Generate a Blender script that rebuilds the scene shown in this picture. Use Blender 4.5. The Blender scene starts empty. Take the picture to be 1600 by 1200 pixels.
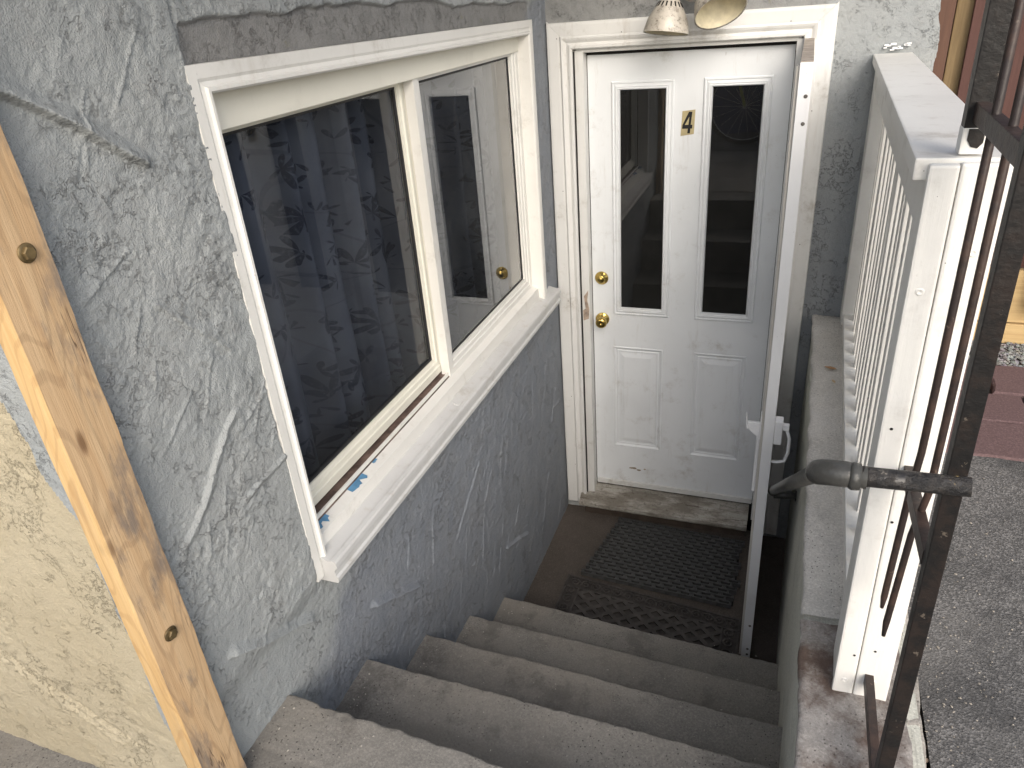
import bpy, bmesh, math, random
import numpy as np
from mathutils import Matrix, Vector
random.seed(7)
C = bpy.context.scene.collection
sc = bpy.context.scene
# ------------------------------------------------------------------ camera, world, sun, exposure
cd = bpy.data.cameras.new('camera'); cam = bpy.data.objects.new('camera', cd); C.objects.link(cam)
cd.sensor_width = 36; cd.lens = 1144.48/1600*36; cd.clip_start = .05; cd.clip_end = 300
M = Matrix(((0.93727502, -0.09765254, 0.33463341, 0.9666),
            (0.34056943, 0.46127076, -0.81929345, -3.0281),
            (-0.07435052, 0.88186919, 0.46559503, 2.3457), (0, 0, 0, 1)))
cam.matrix_world = M
sc.camera = cam
w = bpy.data.worlds.new('World'); sc.world = w; w.use_nodes = True
wn = w.node_tree.nodes; wl = w.node_tree.links
SUN_EL, SUN_AZ = math.radians(32), math.radians(154)     # azimuth measured clockwise from +Y
sky = wn.new('ShaderNodeTexSky'); sky.sky_type = 'NISHITA'; sky.sun_disc = False
sky.sun_elevation = SUN_EL; sky.sun_rotation = SUN_AZ; sky.air_density = 1.0; sky.dust_density = 3.0; sky.ozone_density = .6
bg = wn['Background']; bg.inputs['Strength'].default_value = .15
hs = wn.new('ShaderNodeHueSaturation'); hs.inputs['Saturation'].default_value = .62     # thin white overcast
wl.new(sky.outputs['Color'], hs.inputs['Color']); wl.new(hs.outputs['Color'], bg.inputs['Color'])
sd = bpy.data.lights.new('sun', 'SUN'); sd.energy = .26; sd.angle = math.radians(35); sd.color = (1, .95, .87)
sun = bpy.data.objects.new('sun', sd); C.objects.link(sun)
dirv = Vector((math.sin(SUN_AZ)*math.cos(SUN_EL), math.cos(SUN_AZ)*math.cos(SUN_EL), math.sin(SUN_EL)))
sun.rotation_euler = dirv.to_track_quat('Z', 'Y').to_euler()
sc.view_settings.view_transform = 'Standard'; sc.view_settings.look = 'None'
sc.view_settings.gamma = 1; sc.view_settings.use_curve_mapping = False
sc.view_settings.exposure = 1.0
sc.render.engine = 'CYCLES'

# ------------------------------------------------------------------ materials
class NT:
    def __init__(s, name):
        s.m = bpy.data.materials.new(name); s.m.use_nodes = True
        s.t = s.m.node_tree; s.b = s.t.nodes['Principled BSDF']; s.out = s.t.nodes['Material Output']
        s.co = s.n('ShaderNodeTexCoord').outputs['Object']
    def n(s, typ, **k):
        x = s.t.nodes.new(typ)
        for a, v in k.items():
            if a.startswith('i_'):
                key = a[2:].replace('_', ' ')
                x.inputs[int(key) if key.isdigit() else key].default_value = v
            else: setattr(x, a, v)
        return x
    def l(s, a, b): s.t.links.new(a, b)
    def mapping(s, scale=(1, 1, 1), rot=(0, 0, 0), src=None):
        m = s.n('ShaderNodeMapping'); m.inputs['Scale'].default_value = scale; m.inputs['Rotation'].default_value = rot
        s.l(src or s.co, m.inputs['Vector']); return m.outputs[0]
    def noise(s, scale, detail=6, rough=.55, vec=None, dist=0):
        x = s.n('ShaderNodeTexNoise', i_Scale=scale, i_Detail=detail, i_Roughness=rough, i_Distortion=dist)
        s.l(vec or s.co, x.inputs['Vector']); return x.outputs['Fac']
    def voro(s, scale, vec=None, feature='F1', out='Distance', rnd=1):
        x = s.n('ShaderNodeTexVoronoi', feature=feature, i_Scale=scale, i_Randomness=rnd)
        s.l(vec or s.co, x.inputs['Vector']); return x.outputs[out]
    def ramp(s, fac, lo, hi):
        x = s.n('ShaderNodeMapRange', interpolation_type='SMOOTHSTEP'); x.inputs['From Min'].default_value = lo; x.inputs['From Max'].default_value = hi
        s.l(fac, x.inputs['Value']); return x.outputs[0]
    def mix(s, fac, a, b, mode='MIX'):
        x = s.n('ShaderNodeMix', data_type='RGBA', blend_type=mode)
        for v, i in ((fac, 0), (a, 6), (b, 7)):
            if isinstance(v, (int, float)): x.inputs[i].default_value = v
            elif isinstance(v, tuple): x.inputs[i].default_value = (*v[:3], 1)
            else: s.l(v, x.inputs[i])
        return x.outputs[2]
    def math(s, op, a, b=0, c=0):
        x = s.n('ShaderNodeMath', operation=op)
        for i, v in enumerate((a, b, c)):
            if isinstance(v, (int, float)): x.inputs[i].default_value = v
            else: s.l(v, x.inputs[i])
        return x.outputs[0]
    def bump(s, h, dist=.002, strength=1, prev=None):
        x = s.n('ShaderNodeBump', i_Strength=strength, i_Distance=dist); s.l(h, x.inputs['Height'])
        if prev: s.l(prev, x.inputs['Normal'])
        return x.outputs[0]
    def fin(s, col, rough=.6, normal=None, metal=0, spec=.4):
        if isinstance(col, tuple): s.b.inputs['Base Color'].default_value = (*col, 1)
        else: s.l(col, s.b.inputs['Base Color'])
        if isinstance(rough, (int, float)): s.b.inputs['Roughness'].default_value = rough
        else: s.l(rough, s.b.inputs['Roughness'])
        s.b.inputs['Metallic'].default_value = metal; s.b.inputs['Specular IOR Level'].default_value = spec
        if normal: s.l(normal, s.b.inputs['Normal'])
        return s.m

def stucco_mat(name, ca, cb, dirt, band=None):
    t = NT(name)
    c = t.mix(t.ramp(t.noise(3, 5), .35, .7), ca, cb)
    c = t.mix(t.math('MULTIPLY', t.ramp(t.noise(14, 8, .7), .52, .78), .4), c, dirt)
    sp = t.ramp(t.voro(75), .0, .13)
    c = t.mix(t.math('MULTIPLY', t.math('SUBTRACT', 1, sp), t.math('MULTIPLY', t.ramp(t.noise(9, 4), .5, .7), .45)), c, tuple(x*.35 for x in dirt))
    if band:
        at = t.n('ShaderNodeAttribute', attribute_name='band').outputs['Fac']
        bc = t.mix(t.ramp(t.noise(20, 7, .7), .4, .65), band, tuple(x*.8 for x in band))
        bc = t.mix(t.ramp(t.noise(9, 6, .6), .62, .7), bc, (.2, .19, .11))
        c = t.mix(at, c, bc)
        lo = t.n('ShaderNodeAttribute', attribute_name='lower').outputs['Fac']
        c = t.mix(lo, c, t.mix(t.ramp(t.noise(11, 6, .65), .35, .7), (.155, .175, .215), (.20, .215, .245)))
    cr = None
    for sc_, wd, ms, dd in ((11, .010, 5, .9), (19, .012, 8, .7), (34, .014, 11, .6)):
        k = t.math('SUBTRACT', 1, t.ramp(t.math('ABSOLUTE', t.math('SUBTRACT', t.noise(sc_, 6, .66, None, .25), .5)), wd*.25, wd))
        k = t.math('MULTIPLY', t.math('MULTIPLY', k, t.ramp(t.noise(ms, 3, .6), .53, .62)), dd)
        cr = k if cr is None else t.math('MAXIMUM', cr, k)
    gr = t.ramp(t.noise(300, 3, .65), .35, .7)
    c = t.mix(t.math('MULTIPLY', gr, .16), c, tuple(x*1.25 for x in cb))
    c = t.mix(t.math('MULTIPLY', cr, .5), c, tuple(x*.42 for x in dirt))
    b = t.bump(t.noise(330, 3, .6), .003, .85)
    b = t.bump(t.noise(130, 4, .65), .0028, .75, b)
    b = t.bump(t.ramp(t.noise(40, 6, .62), .42, .62), .0016, .5, b)
    b = t.bump(t.math('SUBTRACT', 1, cr), .003, .9, b)
    return t.fin(c, .72, b, spec=.3)
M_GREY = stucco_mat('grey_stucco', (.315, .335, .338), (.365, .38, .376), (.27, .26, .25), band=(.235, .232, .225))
M_CREAM = stucco_mat('cream_stucco', (.44, .38, .265), (.49, .43, .31), (.42, .35, .22))

def white_paint(name, col=(.77, .77, .745), dirt=.5, scale=1, rough=.42, grain=None, scuff=True, coat=False):
    t = NT(name)
    dc = (.36, .33, .28)
    c = t.mix(t.ramp(t.noise(2.3*scale, 6), .35, .75), col, tuple(x*.9 for x in col))
    d = t.math('MULTIPLY', t.ramp(t.noise(8*scale, 9, .72), .53, .8), dirt)
    c = t.mix(d, c, dc)
    if scuff:
        s1 = t.ramp(t.noise(26, 7, .75, t.mapping((1, 1, .35))), .66, .74)
        c = t.mix(t.math('MULTIPLY', s1, dirt*.6), c, (.25, .22, .19))
        v = t.ramp(t.voro(48), .03, .055)
        v2 = t.math('MULTIPLY', t.math('SUBTRACT', 1, v), t.ramp(t.noise(7, 3), .56, .6))
        c = t.mix(t.math('MULTIPLY', v2, .8), c, (.12, .10, .085))
    sk_ = t.ramp(t.noise(5, 7, .7, t.mapping((3.5, 3.5, .5))), .56, .74)
    c = t.mix(t.math('MULTIPLY', sk_, dirt*.45), c, (.40, .36, .30))
    b = t.bump(t.noise(70, 5, .5), .0006, .5)
    b = t.bump(t.noise(28, 5, .6), .0012, .45, b)
    if grain:
        b = t.bump(t.noise(30, 6, .6, t.mapping(grain)), .0012, .5, b)
    return t.fin(c, rough, b, spec=.45)
M_TRIM = white_paint('trim_paint', (.70, .70, .68), .85, grain=(6, 6, .3))
M_TRIMW = white_paint('window_trim_paint', (.75, .74, .70), .7)
M_SILL = white_paint('sill_paint', (.58, .58, .57), .8, scale=1.4)
M_DOOR = white_paint('door_paint', (.76, .785, .80), .7, rough=.38)
M_STORM = white_paint('storm_door_paint', (.74, .75, .76), .28, rough=.33)
M_RAILW = white_paint('railing_paint', (.76, .75, .71), .75, grain=(6, .5, 6))
M_POSTW = white_paint('post_paint', (.78, .77, .73), .5, grain=(6, 6, .4))
M_THR = white_paint('threshold_paint', (.38, .36, .32), 1.0, scale=2.2, rough=.6, grain=(.3, 6, 6))
def grimy():
    t = NT('worn_threshold_paint')
    c = t.mix(t.ramp(t.noise(9, 8, .7, t.mapping((.6, 2, 2))), .38, .62), (.42, .40, .355), (.20, .18, .15))
    c = t.mix(t.math('MULTIPLY', t.ramp(t.noise(60, 7, .75), .5, .68), .7), c, (.10, .085, .07))
    c = t.mix(t.ramp(t.noise(24, 8, .7, t.mapping((.3, 3, 3))), .60, .66), c, (.09, .07, .055))
    return t.fin(c, .7, t.bump(t.noise(60, 6, .65, t.mapping((.3, 2, 2))), .002, .8), spec=.3)
M_THR = grimy()
M_CREAMW = white_paint('cream_vinyl', (.74, .72, .63), .25, scuff=False)
M_GRIME = white_paint('grimy_vinyl', (.52, .50, .46), .9, scale=2)

def simple(name, col, rough=.5, metal=0, var=.25, bscale=60, bd=.0005, spec=.4):
    t = NT(name)
    c = t.mix(t.ramp(t.noise(22, 7, .65), .3, .7), tuple(x*(1-var) for x in col), tuple(min(1, x*(1+var)) for x in col))
    return t.fin(c, rough, t.bump(t.noise(bscale, 5), bd, .6), metal, spec)
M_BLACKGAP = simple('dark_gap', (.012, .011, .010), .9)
M_TRACK = simple('dirty_track', (.13, .09, .075), .7, var=.5)
M_SEAL = simple('rubber_seal', (.02, .02, .022), .6)
M_RUBBER = simple('black_rubber', (.066, .066, .065), .6, var=.35)
M_BRMAT = simple('brown_rubber', (.064, .057, .052), .7, var=.3, bscale=140, bd=.001)
M_BRASS = simple('brass', (.62, .45, .14), .22, 1, .15, 20, .0002)
M_STEEL = simple('dull_screw', (.12, .11, .10), .45, .6)
M_ZINC = simple('aged_bolt', (.16, .115, .055), .5, .5, .6)
M_BLUE = simple('old_blue_paint', (.09, .22, .36), .6)
M_INT = simple('dark_interior', (.02, .02, .022), .9)
M_STICK = simple('gold_sticker', (.46, .39, .22), .4, .15, .12)
M_BLK = simple('black_print', (.008, .008, .009), .5)
M_LEAF = simple('dry_leaf', (.30, .17, .08), .7)
M_LEAF2 = simple('pale_dry_leaf', (.55, .42, .26), .7)
M_GREYBIN = simple('grey_plastic', (.16, .17, .18), .5)
M_VWHITE = simple('white_plastic', (.74, .75, .76), .35, var=.06)

def concrete(name, ca, cb, pits=.5, rust=0, grain=None, speck=True, stain=(.07, .06, .055)):
    t = NT(name)
    c = t.mix(t.ramp(t.noise(2.6, 7, .6), .35, .68), ca, cb)
    c = t.mix(t.math('MULTIPLY', t.ramp(t.noise(6, 10, .75), .5, .75), .55), c, stain)
    fine = t.noise(170, 4, .7)
    c = t.mix(t.math('MULTIPLY', t.ramp(fine, .42, .7), .45), c, tuple(x*1.55 for x in cb))
    c = t.mix(t.math('MULTIPLY', t.ramp(t.noise(240, 3, .7, t.mapping((1, 1, 1), (.4, .2, 1.1))), .52, .7), .45), c, tuple(x*.45 for x in ca))
    v = t.voro(95); pm = t.ramp(t.noise(5, 4), .38, .6)
    pit = t.math('MULTIPLY', t.math('SUBTRACT', 1, t.ramp(v, .10, .2)), pm)
    c = t.mix(t.math('MULTIPLY', pit, pits), c, tuple(x*.2 for x in ca))
    if speck:
        v2 = t.math('SUBTRACT', 1, t.ramp(t.voro(60, t.mapping((1, 1, 1), (0, 0, .6))), .03, .08))
        c = t.mix(t.math('MULTIPLY', v2, .5), c, (.5, .48, .44))
    if name == 'step_concrete':
        c = t.mix(t.math('MULTIPLY', t.ramp(t.noise(1.7, 6, .6), .45, .62), .45), c, (.26, .235, .20))
        c = t.mix(t.math('MULTIPLY', t.ramp(t.noise(4.5, 9, .75, t.mapping((1, 1, 1), (0, 0, 2.2))), .52, .64), .5), c, (.095, .088, .08))
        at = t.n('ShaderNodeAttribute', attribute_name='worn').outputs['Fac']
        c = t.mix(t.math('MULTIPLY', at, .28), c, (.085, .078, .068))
    if rust:
        r = t.ramp(t.noise(7, 8, .7), .42, .62)
        c = t.mix(t.math('MULTIPLY', r, rust), c, (.085, .050, .036))
    if grain:
        g = t.ramp(t.noise(22, 8, .7, t.mapping(grain)), .5, .66)
        c = t.mix(t.math('MULTIPLY', g, .5), c, tuple(x*.55 for x in ca))
    b = t.bump(t.noise(120, 6, .7), .002, .7)
    b = t.bump(t.math('SUBTRACT', 1, pit), .002, .8, b)
    if grain: b = t.bump(t.noise(40, 6, .6, t.mapping(grain)), .0015, .6, b)
    return t.fin(c, .85, b, spec=.25)
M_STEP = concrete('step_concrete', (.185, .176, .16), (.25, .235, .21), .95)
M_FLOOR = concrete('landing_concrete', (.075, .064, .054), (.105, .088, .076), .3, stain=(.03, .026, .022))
M_LEDGE = concrete('ledge_concrete', (.44, .425, .395), (.54, .52, .485), .9, stain=(.20, .185, .16))
M_WALLC = concrete('formed_concrete', (.50, .50, .44), (.56, .555, .49), .3, grain=(9, .35, 9), stain=(.2, .2, .165), speck=False)
M_RUSTC = concrete('rust_stained_concrete', (.25, .23, .21), (.34, .32, .30), .6, rust=.85)
M_STONE = concrete('rough_pale_concrete', (.30, .28, .25), (.42, .39, .35), .7)
M_PAVER = concrete('red_paver', (.125, .080, .080), (.17, .113, .112), .35, stain=(.12, .075, .07))
def asphalt():
    t = NT('asphalt')
    vv_ = t.n('ShaderNodeTexVoronoi', i_Scale=260.0); t.l(t.co, vv_.inputs['Vector'])
    se = t.n('ShaderNodeSeparateColor'); t.l(vv_.outputs['Color'], se.inputs[0])
    c = t.mix(t.math('POWER', se.outputs[0], 2.2), (.085, .083, .080), (.27, .26, .25))
    c = t.mix(t.math('MULTIPLY', t.ramp(t.noise(600, 2, .6), .45, .6), .35), c, (.20, .195, .19))
    c = t.mix(t.math('MULTIPLY', t.ramp(t.noise(3.0, 7, .65), .42, .62), .6), c, (.055, .055, .055))
    c = t.mix(t.math('MULTIPLY', t.ramp(t.noise(1.6, 5, .6, t.mapping((1, 1, 1), (0, 0, 1))), .5, .64), .35), c, (.24, .23, .215))
    b = t.bump(vv_.outputs['Distance'], .003, .6)
    b = t.bump(t.noise(400, 3, .7), .002, .6, b)
    return t.fin(c, .9, b, spec=.2)
M_ASPH = asphalt()

def wood(name, ca, cb, dark, axis=2, stain=0):
    t = NT(name)
    sc_ = [14, 14, 14]; sc_[axis] = .7
    g = t.noise(5, 8, .6, t.mapping(tuple(sc_)), .6)
    c = t.mix(t.ramp(g, .3, .72), ca, cb)
    sc2 = [60, 60, 60]; sc2[axis] = 1.5
    c = t.mix(t.math('MULTIPLY', t.ramp(t.noise(3, 6, .7, t.mapping(tuple(sc2))), .5, .8), .4), c, dark)
    if stain:
        sc3 = [5, 5, 5]; sc3[axis] = 1.6
        c = t.mix(t.math('MULTIPLY', t.ramp(t.noise(2.2, 8, .65, t.mapping(tuple(sc3))), .50, .64), stain), c, (.20, .165, .14))
    if stain:
        ring = t.noise(1.0, 2, .4, t.mapping((9, 9, 2.2))); rings = t.math('SINE', t.math('MULTIPLY', ring, 95))
        c = t.mix(t.math('MULTIPLY', t.ramp(rings, .55, .95), .30), c, dark)
        kv = t.n('ShaderNodeTexVoronoi', i_Scale=1.0); t.l(t.mapping((7, 13, 4.2)), kv.inputs['Vector'])
        c = t.mix(t.math('MULTIPLY', t.math('SUBTRACT', 1, t.ramp(kv.outputs['Distance'], .05, .13)), .8), c, (.15, .075, .035))
        sp_ = t.math('ABSOLUTE', t.math('SUBTRACT', t.noise(1.0, 4, .6, t.mapping((30, 30, 1.1))), .5))
        spl = t.math('MULTIPLY', t.math('SUBTRACT', 1, t.ramp(sp_, .002, .008)), t.ramp(t.noise(3, 3, .6), .54, .6))
        c = t.mix(t.math('MULTIPLY', spl, .85), c, (.10, .06, .035))
    b = t.bump(t.noise(4, 8, .7, t.mapping(tuple(sc2))), .0015, .7)
    return t.fin(c, .68, b, spec=.3)
M_WOOD = wood('weathered_pine', (.62, .44, .26), (.52, .34, .185), (.28, .18, .10), 2, .85)
M_WOODE = wood('pale_pine_edge', (.66, .46, .23), (.56, .36, .16), (.36, .2, .09), 2, .2)
M_FENCER = wood('red_brown_fence', (.095, .045, .037), (.075, .036, .030), (.05, .02, .016))
M_TRIMBR = wood('brown_corner_board', (.125, .066, .044), (.10, .053, .037), (.07, .03, .02))
M_TREAT = wood('treated_post', (.23, .165, .085), (.17, .12, .06), (.10, .06, .025))
M_PLANK = wood('pale_plank', (.55, .40, .20), (.45, .31, .15), (.28, .17, .08), 0)

def iron(name, ca, cb, chip):
    t = NT(name)
    c = t.mix(t.ramp(t.noise(18, 8, .7), .42, .6), ca, cb)
    c = t.mix(t.ramp(t.noise(60, 6, .72), .64, .67), c, chip)
    return t.fin(c, .45, t.bump(t.noise(90, 6, .6), .0015, .7), 0, .35)
M_IRON = iron('brown_black_iron', (.009, .0085, .0085), (.019, .014, .012), (.09, .075, .06))
M_IRONB = iron('rust_brown_iron', (.030, .022, .020), (.060, .038, .030), (.12, .09, .07))
M_IRONP = iron('black_pipe_paint', (.014, .014, .015), (.030, .027, .025), (.42, .34, .22))
def pipeblack():
    t = NT('chipped_black_pipe')
    c = t.mix(t.ramp(t.noise(35, 8, .7), .42, .6), (.012, .012, .013), (.034, .030, .027))
    c = t.mix(t.ramp(t.noise(42, 7, .75), .60, .64), c, (.20, .18, .15))
    c = t.mix(t.ramp(t.noise(22, 6, .7, t.mapping((1, 1, 1), (0, 0, 1))), .66, .69), c, (.50, .36, .16))
    b = t.bump(t.ramp(t.noise(48, 6, .7), .4, .65), .0025, .9)
    return t.fin(c, .38, b, 0, .5)
M_IRONP = pipeblack()
M_PIPE = iron('grey_pipe_paint', (.060, .060, .056), (.042, .042, .040), (.03, .028, .026))
M_PIPE.node_tree.nodes['Principled BSDF'].inputs['Roughness'].default_value = .33
def lampmat():
    t = NT('aged_cream_enamel')
    c = t.mix(t.ramp(t.noise(20, 8, .7), .4, .7), (.54, .50, .43), (.38, .35, .30))
    c = t.mix(t.math('MULTIPLY', t.ramp(t.noise(45, 8, .75), .50, .66), .85), c, (.13, .105, .085))
    return t.fin(c, .45, t.bump(t.noise(80, 5), .0006, .6), .15)
M_LAMP = lampmat()
M_LAMPIN = simple('cream_reflector', (.66, .60, .44), .4, 0, .14)

def glassmat(name, film=.03, ior=1.5, mult=2.2):
    m = bpy.data.materials.new(name); m.use_nodes = True; nt = m.node_tree; nt.nodes.clear()
    o = nt.nodes.new('ShaderNodeOutputMaterial'); tr = nt.nodes.new('ShaderNodeBsdfTransparent'); tr.inputs[0].default_value = (.86, .88, .88, 1)
    gl = nt.nodes.new('ShaderNodeBsdfGlossy'); gl.inputs['Roughness'].default_value = .0; gl.inputs[0].default_value = (1, 1, 1, 1)
    f = nt.nodes.new('ShaderNodeFresnel'); f.inputs[0].default_value = ior
    d = nt.nodes.new('ShaderNodeBsdfDiffuse'); d.inputs[0].default_value = (.45, .47, .48, 1)
    m1 = nt.nodes.new('ShaderNodeMixShader'); m2 = nt.nodes.new('ShaderNodeMixShader')
    mu = nt.nodes.new('ShaderNodeMath'); mu.operation = 'MULTIPLY'; mu.inputs[1].default_value = mult; mu.use_clamp = True
    L = nt.links.new
    L(f.outputs[0], mu.inputs[0]); L(mu.outputs[0], m1.inputs[0]); L(tr.outputs[0], m1.inputs[1]); L(gl.outputs[0], m1.inputs[2])
    tc = nt.nodes.new('ShaderNodeTexCoord'); no = nt.nodes.new('ShaderNodeTexNoise'); no.inputs['Scale'].default_value = 5; no.inputs['Detail'].default_value = 8
    L(tc.outputs['Object'], no.inputs['Vector'])
    mr = nt.nodes.new('ShaderNodeMapRange'); mr.inputs['From Min'].default_value = .4; mr.inputs['From Max'].default_value = .75
    mr.inputs['To Min'].default_value = film*.5; mr.inputs['To Max'].default_value = film*2; L(no.outputs['Fac'], mr.inputs['Value'])
    L(mr.outputs[0], m2.inputs[0]); L(m1.outputs[0], m2.inputs[1]); L(d.outputs[0], m2.inputs[2]); L(m2.outputs[0], o.inputs[0])
    return m
M_GLASS = glassmat('window_glass', .035)
M_GLASSL = glassmat('slider_glass', .022, 1.5, .85)
M_GLASSD = glassmat('door_glass', .008, 1.5, 1.6)

def curtainmat():
    t = NT('navy_floral_curtain')
    vec = t.mapping((0, 1, 1))
    base = t.mix(t.ramp(t.noise(6, 4), .3, .7), (.085, .097, .140), (.130, .146, .198))
    def cluster(scale, rot, k, amp, seed):
        mv = t.n('ShaderNodeMapping'); mv.inputs['Scale'].default_value = (0, scale, scale*.8); mv.inputs['Location'].default_value = (0, seed, seed*1.7); mv.inputs['Rotation'].default_value = (rot, 0, 0)
        t.l(t.co, mv.inputs['Vector'])
        v = t.n('ShaderNodeTexVoronoi', i_Scale=1.0, i_Randomness=.75); t.l(mv.outputs[0], v.inputs['Vector'])
        sub = t.n('ShaderNodeVectorMath', operation='SUBTRACT'); t.l(mv.outputs[0], sub.inputs[0]); t.l(v.outputs['Position'], sub.inputs[1])
        sep = t.n('ShaderNodeSeparateXYZ'); t.l(sub.outputs[0], sep.inputs[0])
        sc2 = t.n('ShaderNodeSeparateColor'); t.l(v.outputs['Color'], sc2.inputs[0])
        ang = t.math('ARCTAN2', sep.outputs[2], sep.outputs[1])
        ph = t.math('MULTIPLY', sc2.outputs[0], 6.28)
        lobe = t.math('POWER', t.math('ABSOLUTE', t.math('COSINE', t.math('MULTIPLY_ADD', ang, k, ph))), 1.5)
        rad = t.math('MULTIPLY', t.math('ADD', t.math('MULTIPLY', lobe, .9), .12), amp)
        half = t.math('ADD', .55, t.math('MULTIPLY', t.math('COSINE', t.math('ADD', ang, t.math('MULTIPLY', sc2.outputs[1], 6.28))), .5))
        rad = t.math('MULTIPLY', rad, half)
        return t.math('LESS_THAN', v.outputs['Distance'], rad), v.outputs['Distance'], rad
    a, da, ra = cluster(12, .3, 3.5, .66, 0)
    b, db, rb = cluster(17, -.5, 2.5, .54, 3.3)
    m = t.math('MAXIMUM', a, b)
    tend = t.math('LESS_THAN', t.math('ABSOLUTE', t.math('SUBTRACT', t.noise(4.0, 1, .4, vec), .5)), .006)
    m = t.math('MAXIMUM', m, t.math('MULTIPLY', tend, .35))
    c = t.mix(t.math('MULTIPLY', m, t.ramp(t.noise(90, 3, .6), .2, .5)), base, (.034, .041, .068))
    return t.fin(c, .8, None, spec=.2)
M_CURT = curtainmat()

# ------------------------------------------------------------------ mesh helpers
def wloc(o):
    v = Vector(o.location)
    return v + wloc(o.parent) if o.parent and False else v
def adopt(o, parent):
    if parent is not None:
        o.parent = parent; o.matrix_parent_inverse = base_inv(parent)
def base_inv(p):
    m = Matrix.Identity(4); q = p; chain = []
    while q is not None: chain.append(q); q = q.parent
    for q in reversed(chain):
        m = m @ (q.matrix_parent_inverse if q.parent else Matrix.Identity(4)) @ Matrix.LocRotScale(q.location, q.rotation_euler, q.scale)
    return m.inverted()
def tag(o, label=None, cat=None, group=None, kind=None):
    if label: o['label'] = label
    if cat: o['category'] = cat
    if group: o['group'] = group
    if kind: o['kind'] = kind
    return o
def thing(name, label, cat, loc=(0, 0, 0), group=None):
    o = bpy.data.objects.new(name, None); o.empty_display_size = .1; C.objects.link(o); o.location = loc
    return tag(o, label, cat, group)
def raw(name, V, F, mat, parent=None, smooth=False, kind=None):
    me = bpy.data.meshes.new(name); me.from_pydata([tuple(v) for v in V], [], F); me.materials.append(mat)
    if smooth: me.polygons.foreach_set('use_smooth', [True]*len(me.polygons))
    me.update(); o = bpy.data.objects.new(name, me); C.objects.link(o); adopt(o, parent)
    if kind: o['kind'] = kind
    return o
def frombm(name, bm, mat, parent=None, smooth=False, kind=None):
    bmesh.ops.recalc_face_normals(bm, faces=bm.faces)
    me = bpy.data.meshes.new(name); bm.to_mesh(me); bm.free(); me.materials.append(mat)
    if smooth: me.polygons.foreach_set('use_smooth', [True]*len(me.polygons))
    o = bpy.data.objects.new(name, me); C.objects.link(o); adopt(o, parent)
    if kind: o['kind'] = kind
    return o
def hexa(bm, P, bev=0):
    """P: 8 corners, bottom 4 (ccw) then top 4"""
    vs = [bm.verts.new(p) for p in P]
    fs = [(3, 2, 1, 0), (4, 5, 6, 7), (0, 1, 5, 4), (1, 2, 6, 5), (2, 3, 7, 6), (3, 0, 4, 7)]
    faces = [bm.faces.new([vs[i] for i in f]) for f in fs]
    if bev:
        es = list({e for f in faces for e in f.edges})
        bmesh.ops.bevel(bm, geom=es, offset=bev, segments=2, affect='EDGES', profile=.6)
def boxbm(bm, x0, x1, y0, y1, z0, z1, bev=0, sx=0, sz=0):
    """sx: x shift per metre of -y (yaw); sz: z shift per metre of -y"""
    def p(x, y, z): return (x + sx*(-y), y, z + sz*(-y))
    hexa(bm, [p(x0, y0, z0), p(x1, y0, z0), p(x1, y1, z0), p(x0, y1, z0), p(x0, y0, z1), p(x1, y0, z1), p(x1, y1, z1), p(x0, y1, z1)], bev)
def box(name, x0, x1, y0, y1, z0, z1, mat, parent=None, bev=.002, **k):
    bm = bmesh.new(); boxbm(bm, x0, x1, y0, y1, z0, z1, bev, k.get('sx', 0), k.get('sz', 0)); return frombm(name, bm, mat, parent)
def tubebm(bm, pts, r, seg=14, cap=True):
    pts = [Vector(p) for p in pts]; rings = []
    up = None
    for i, p in enumerate(pts):
        d = (pts[min(i+1, len(pts)-1)] - pts[max(i-1, 0)]).normalized()
        if up is None: up = d.orthogonal().normalized()
        a = (up - d*up.dot(d)).normalized(); up = a; b = d.cross(a)
        rr = r[i] if isinstance(r, (list, tuple)) else r
        rings.append([bm.verts.new(p + a*rr*math.cos(2*math.pi*k/seg) + b*rr*math.sin(2*math.pi*k/seg)) for k in range(seg)])
    for A, B in zip(rings, rings[1:]):
        for k in range(seg): bm.faces.new((A[k], A[(k+1) % seg], B[(k+1) % seg], B[k]))
    if cap: bm.faces.new(rings[0][::-1]); bm.faces.new(rings[-1])
def tube(name, pts, r, mat, parent=None, seg=14, smooth=True):
    bm = bmesh.new(); tubebm(bm, pts, r, seg); return frombm(name, bm, mat, parent, smooth)
def lathe(name, prof, origin, axis, mat, parent=None, seg=28, smooth=True):
    """prof: (distance along axis, radius)"""
    ax = Vector(axis).normalized(); a = ax.orthogonal().normalized(); b = ax.cross(a); O = Vector(origin); bm = bmesh.new(); rings = []
    for h, r in prof:
        rings.append([bm.verts.new(O + ax*h + a*max(r, 1e-5)*math.cos(2*math.pi*k/seg) + b*max(r, 1e-5)*math.sin(2*math.pi*k/seg)) for k in range(seg)])
    for A, B in zip(rings, rings[1:]):
        for k in range(seg): bm.faces.new((A[k], A[(k+1) % seg], B[(k+1) % seg], B[k]))
    return frombm(name, bm, mat, parent, smooth)
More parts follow.
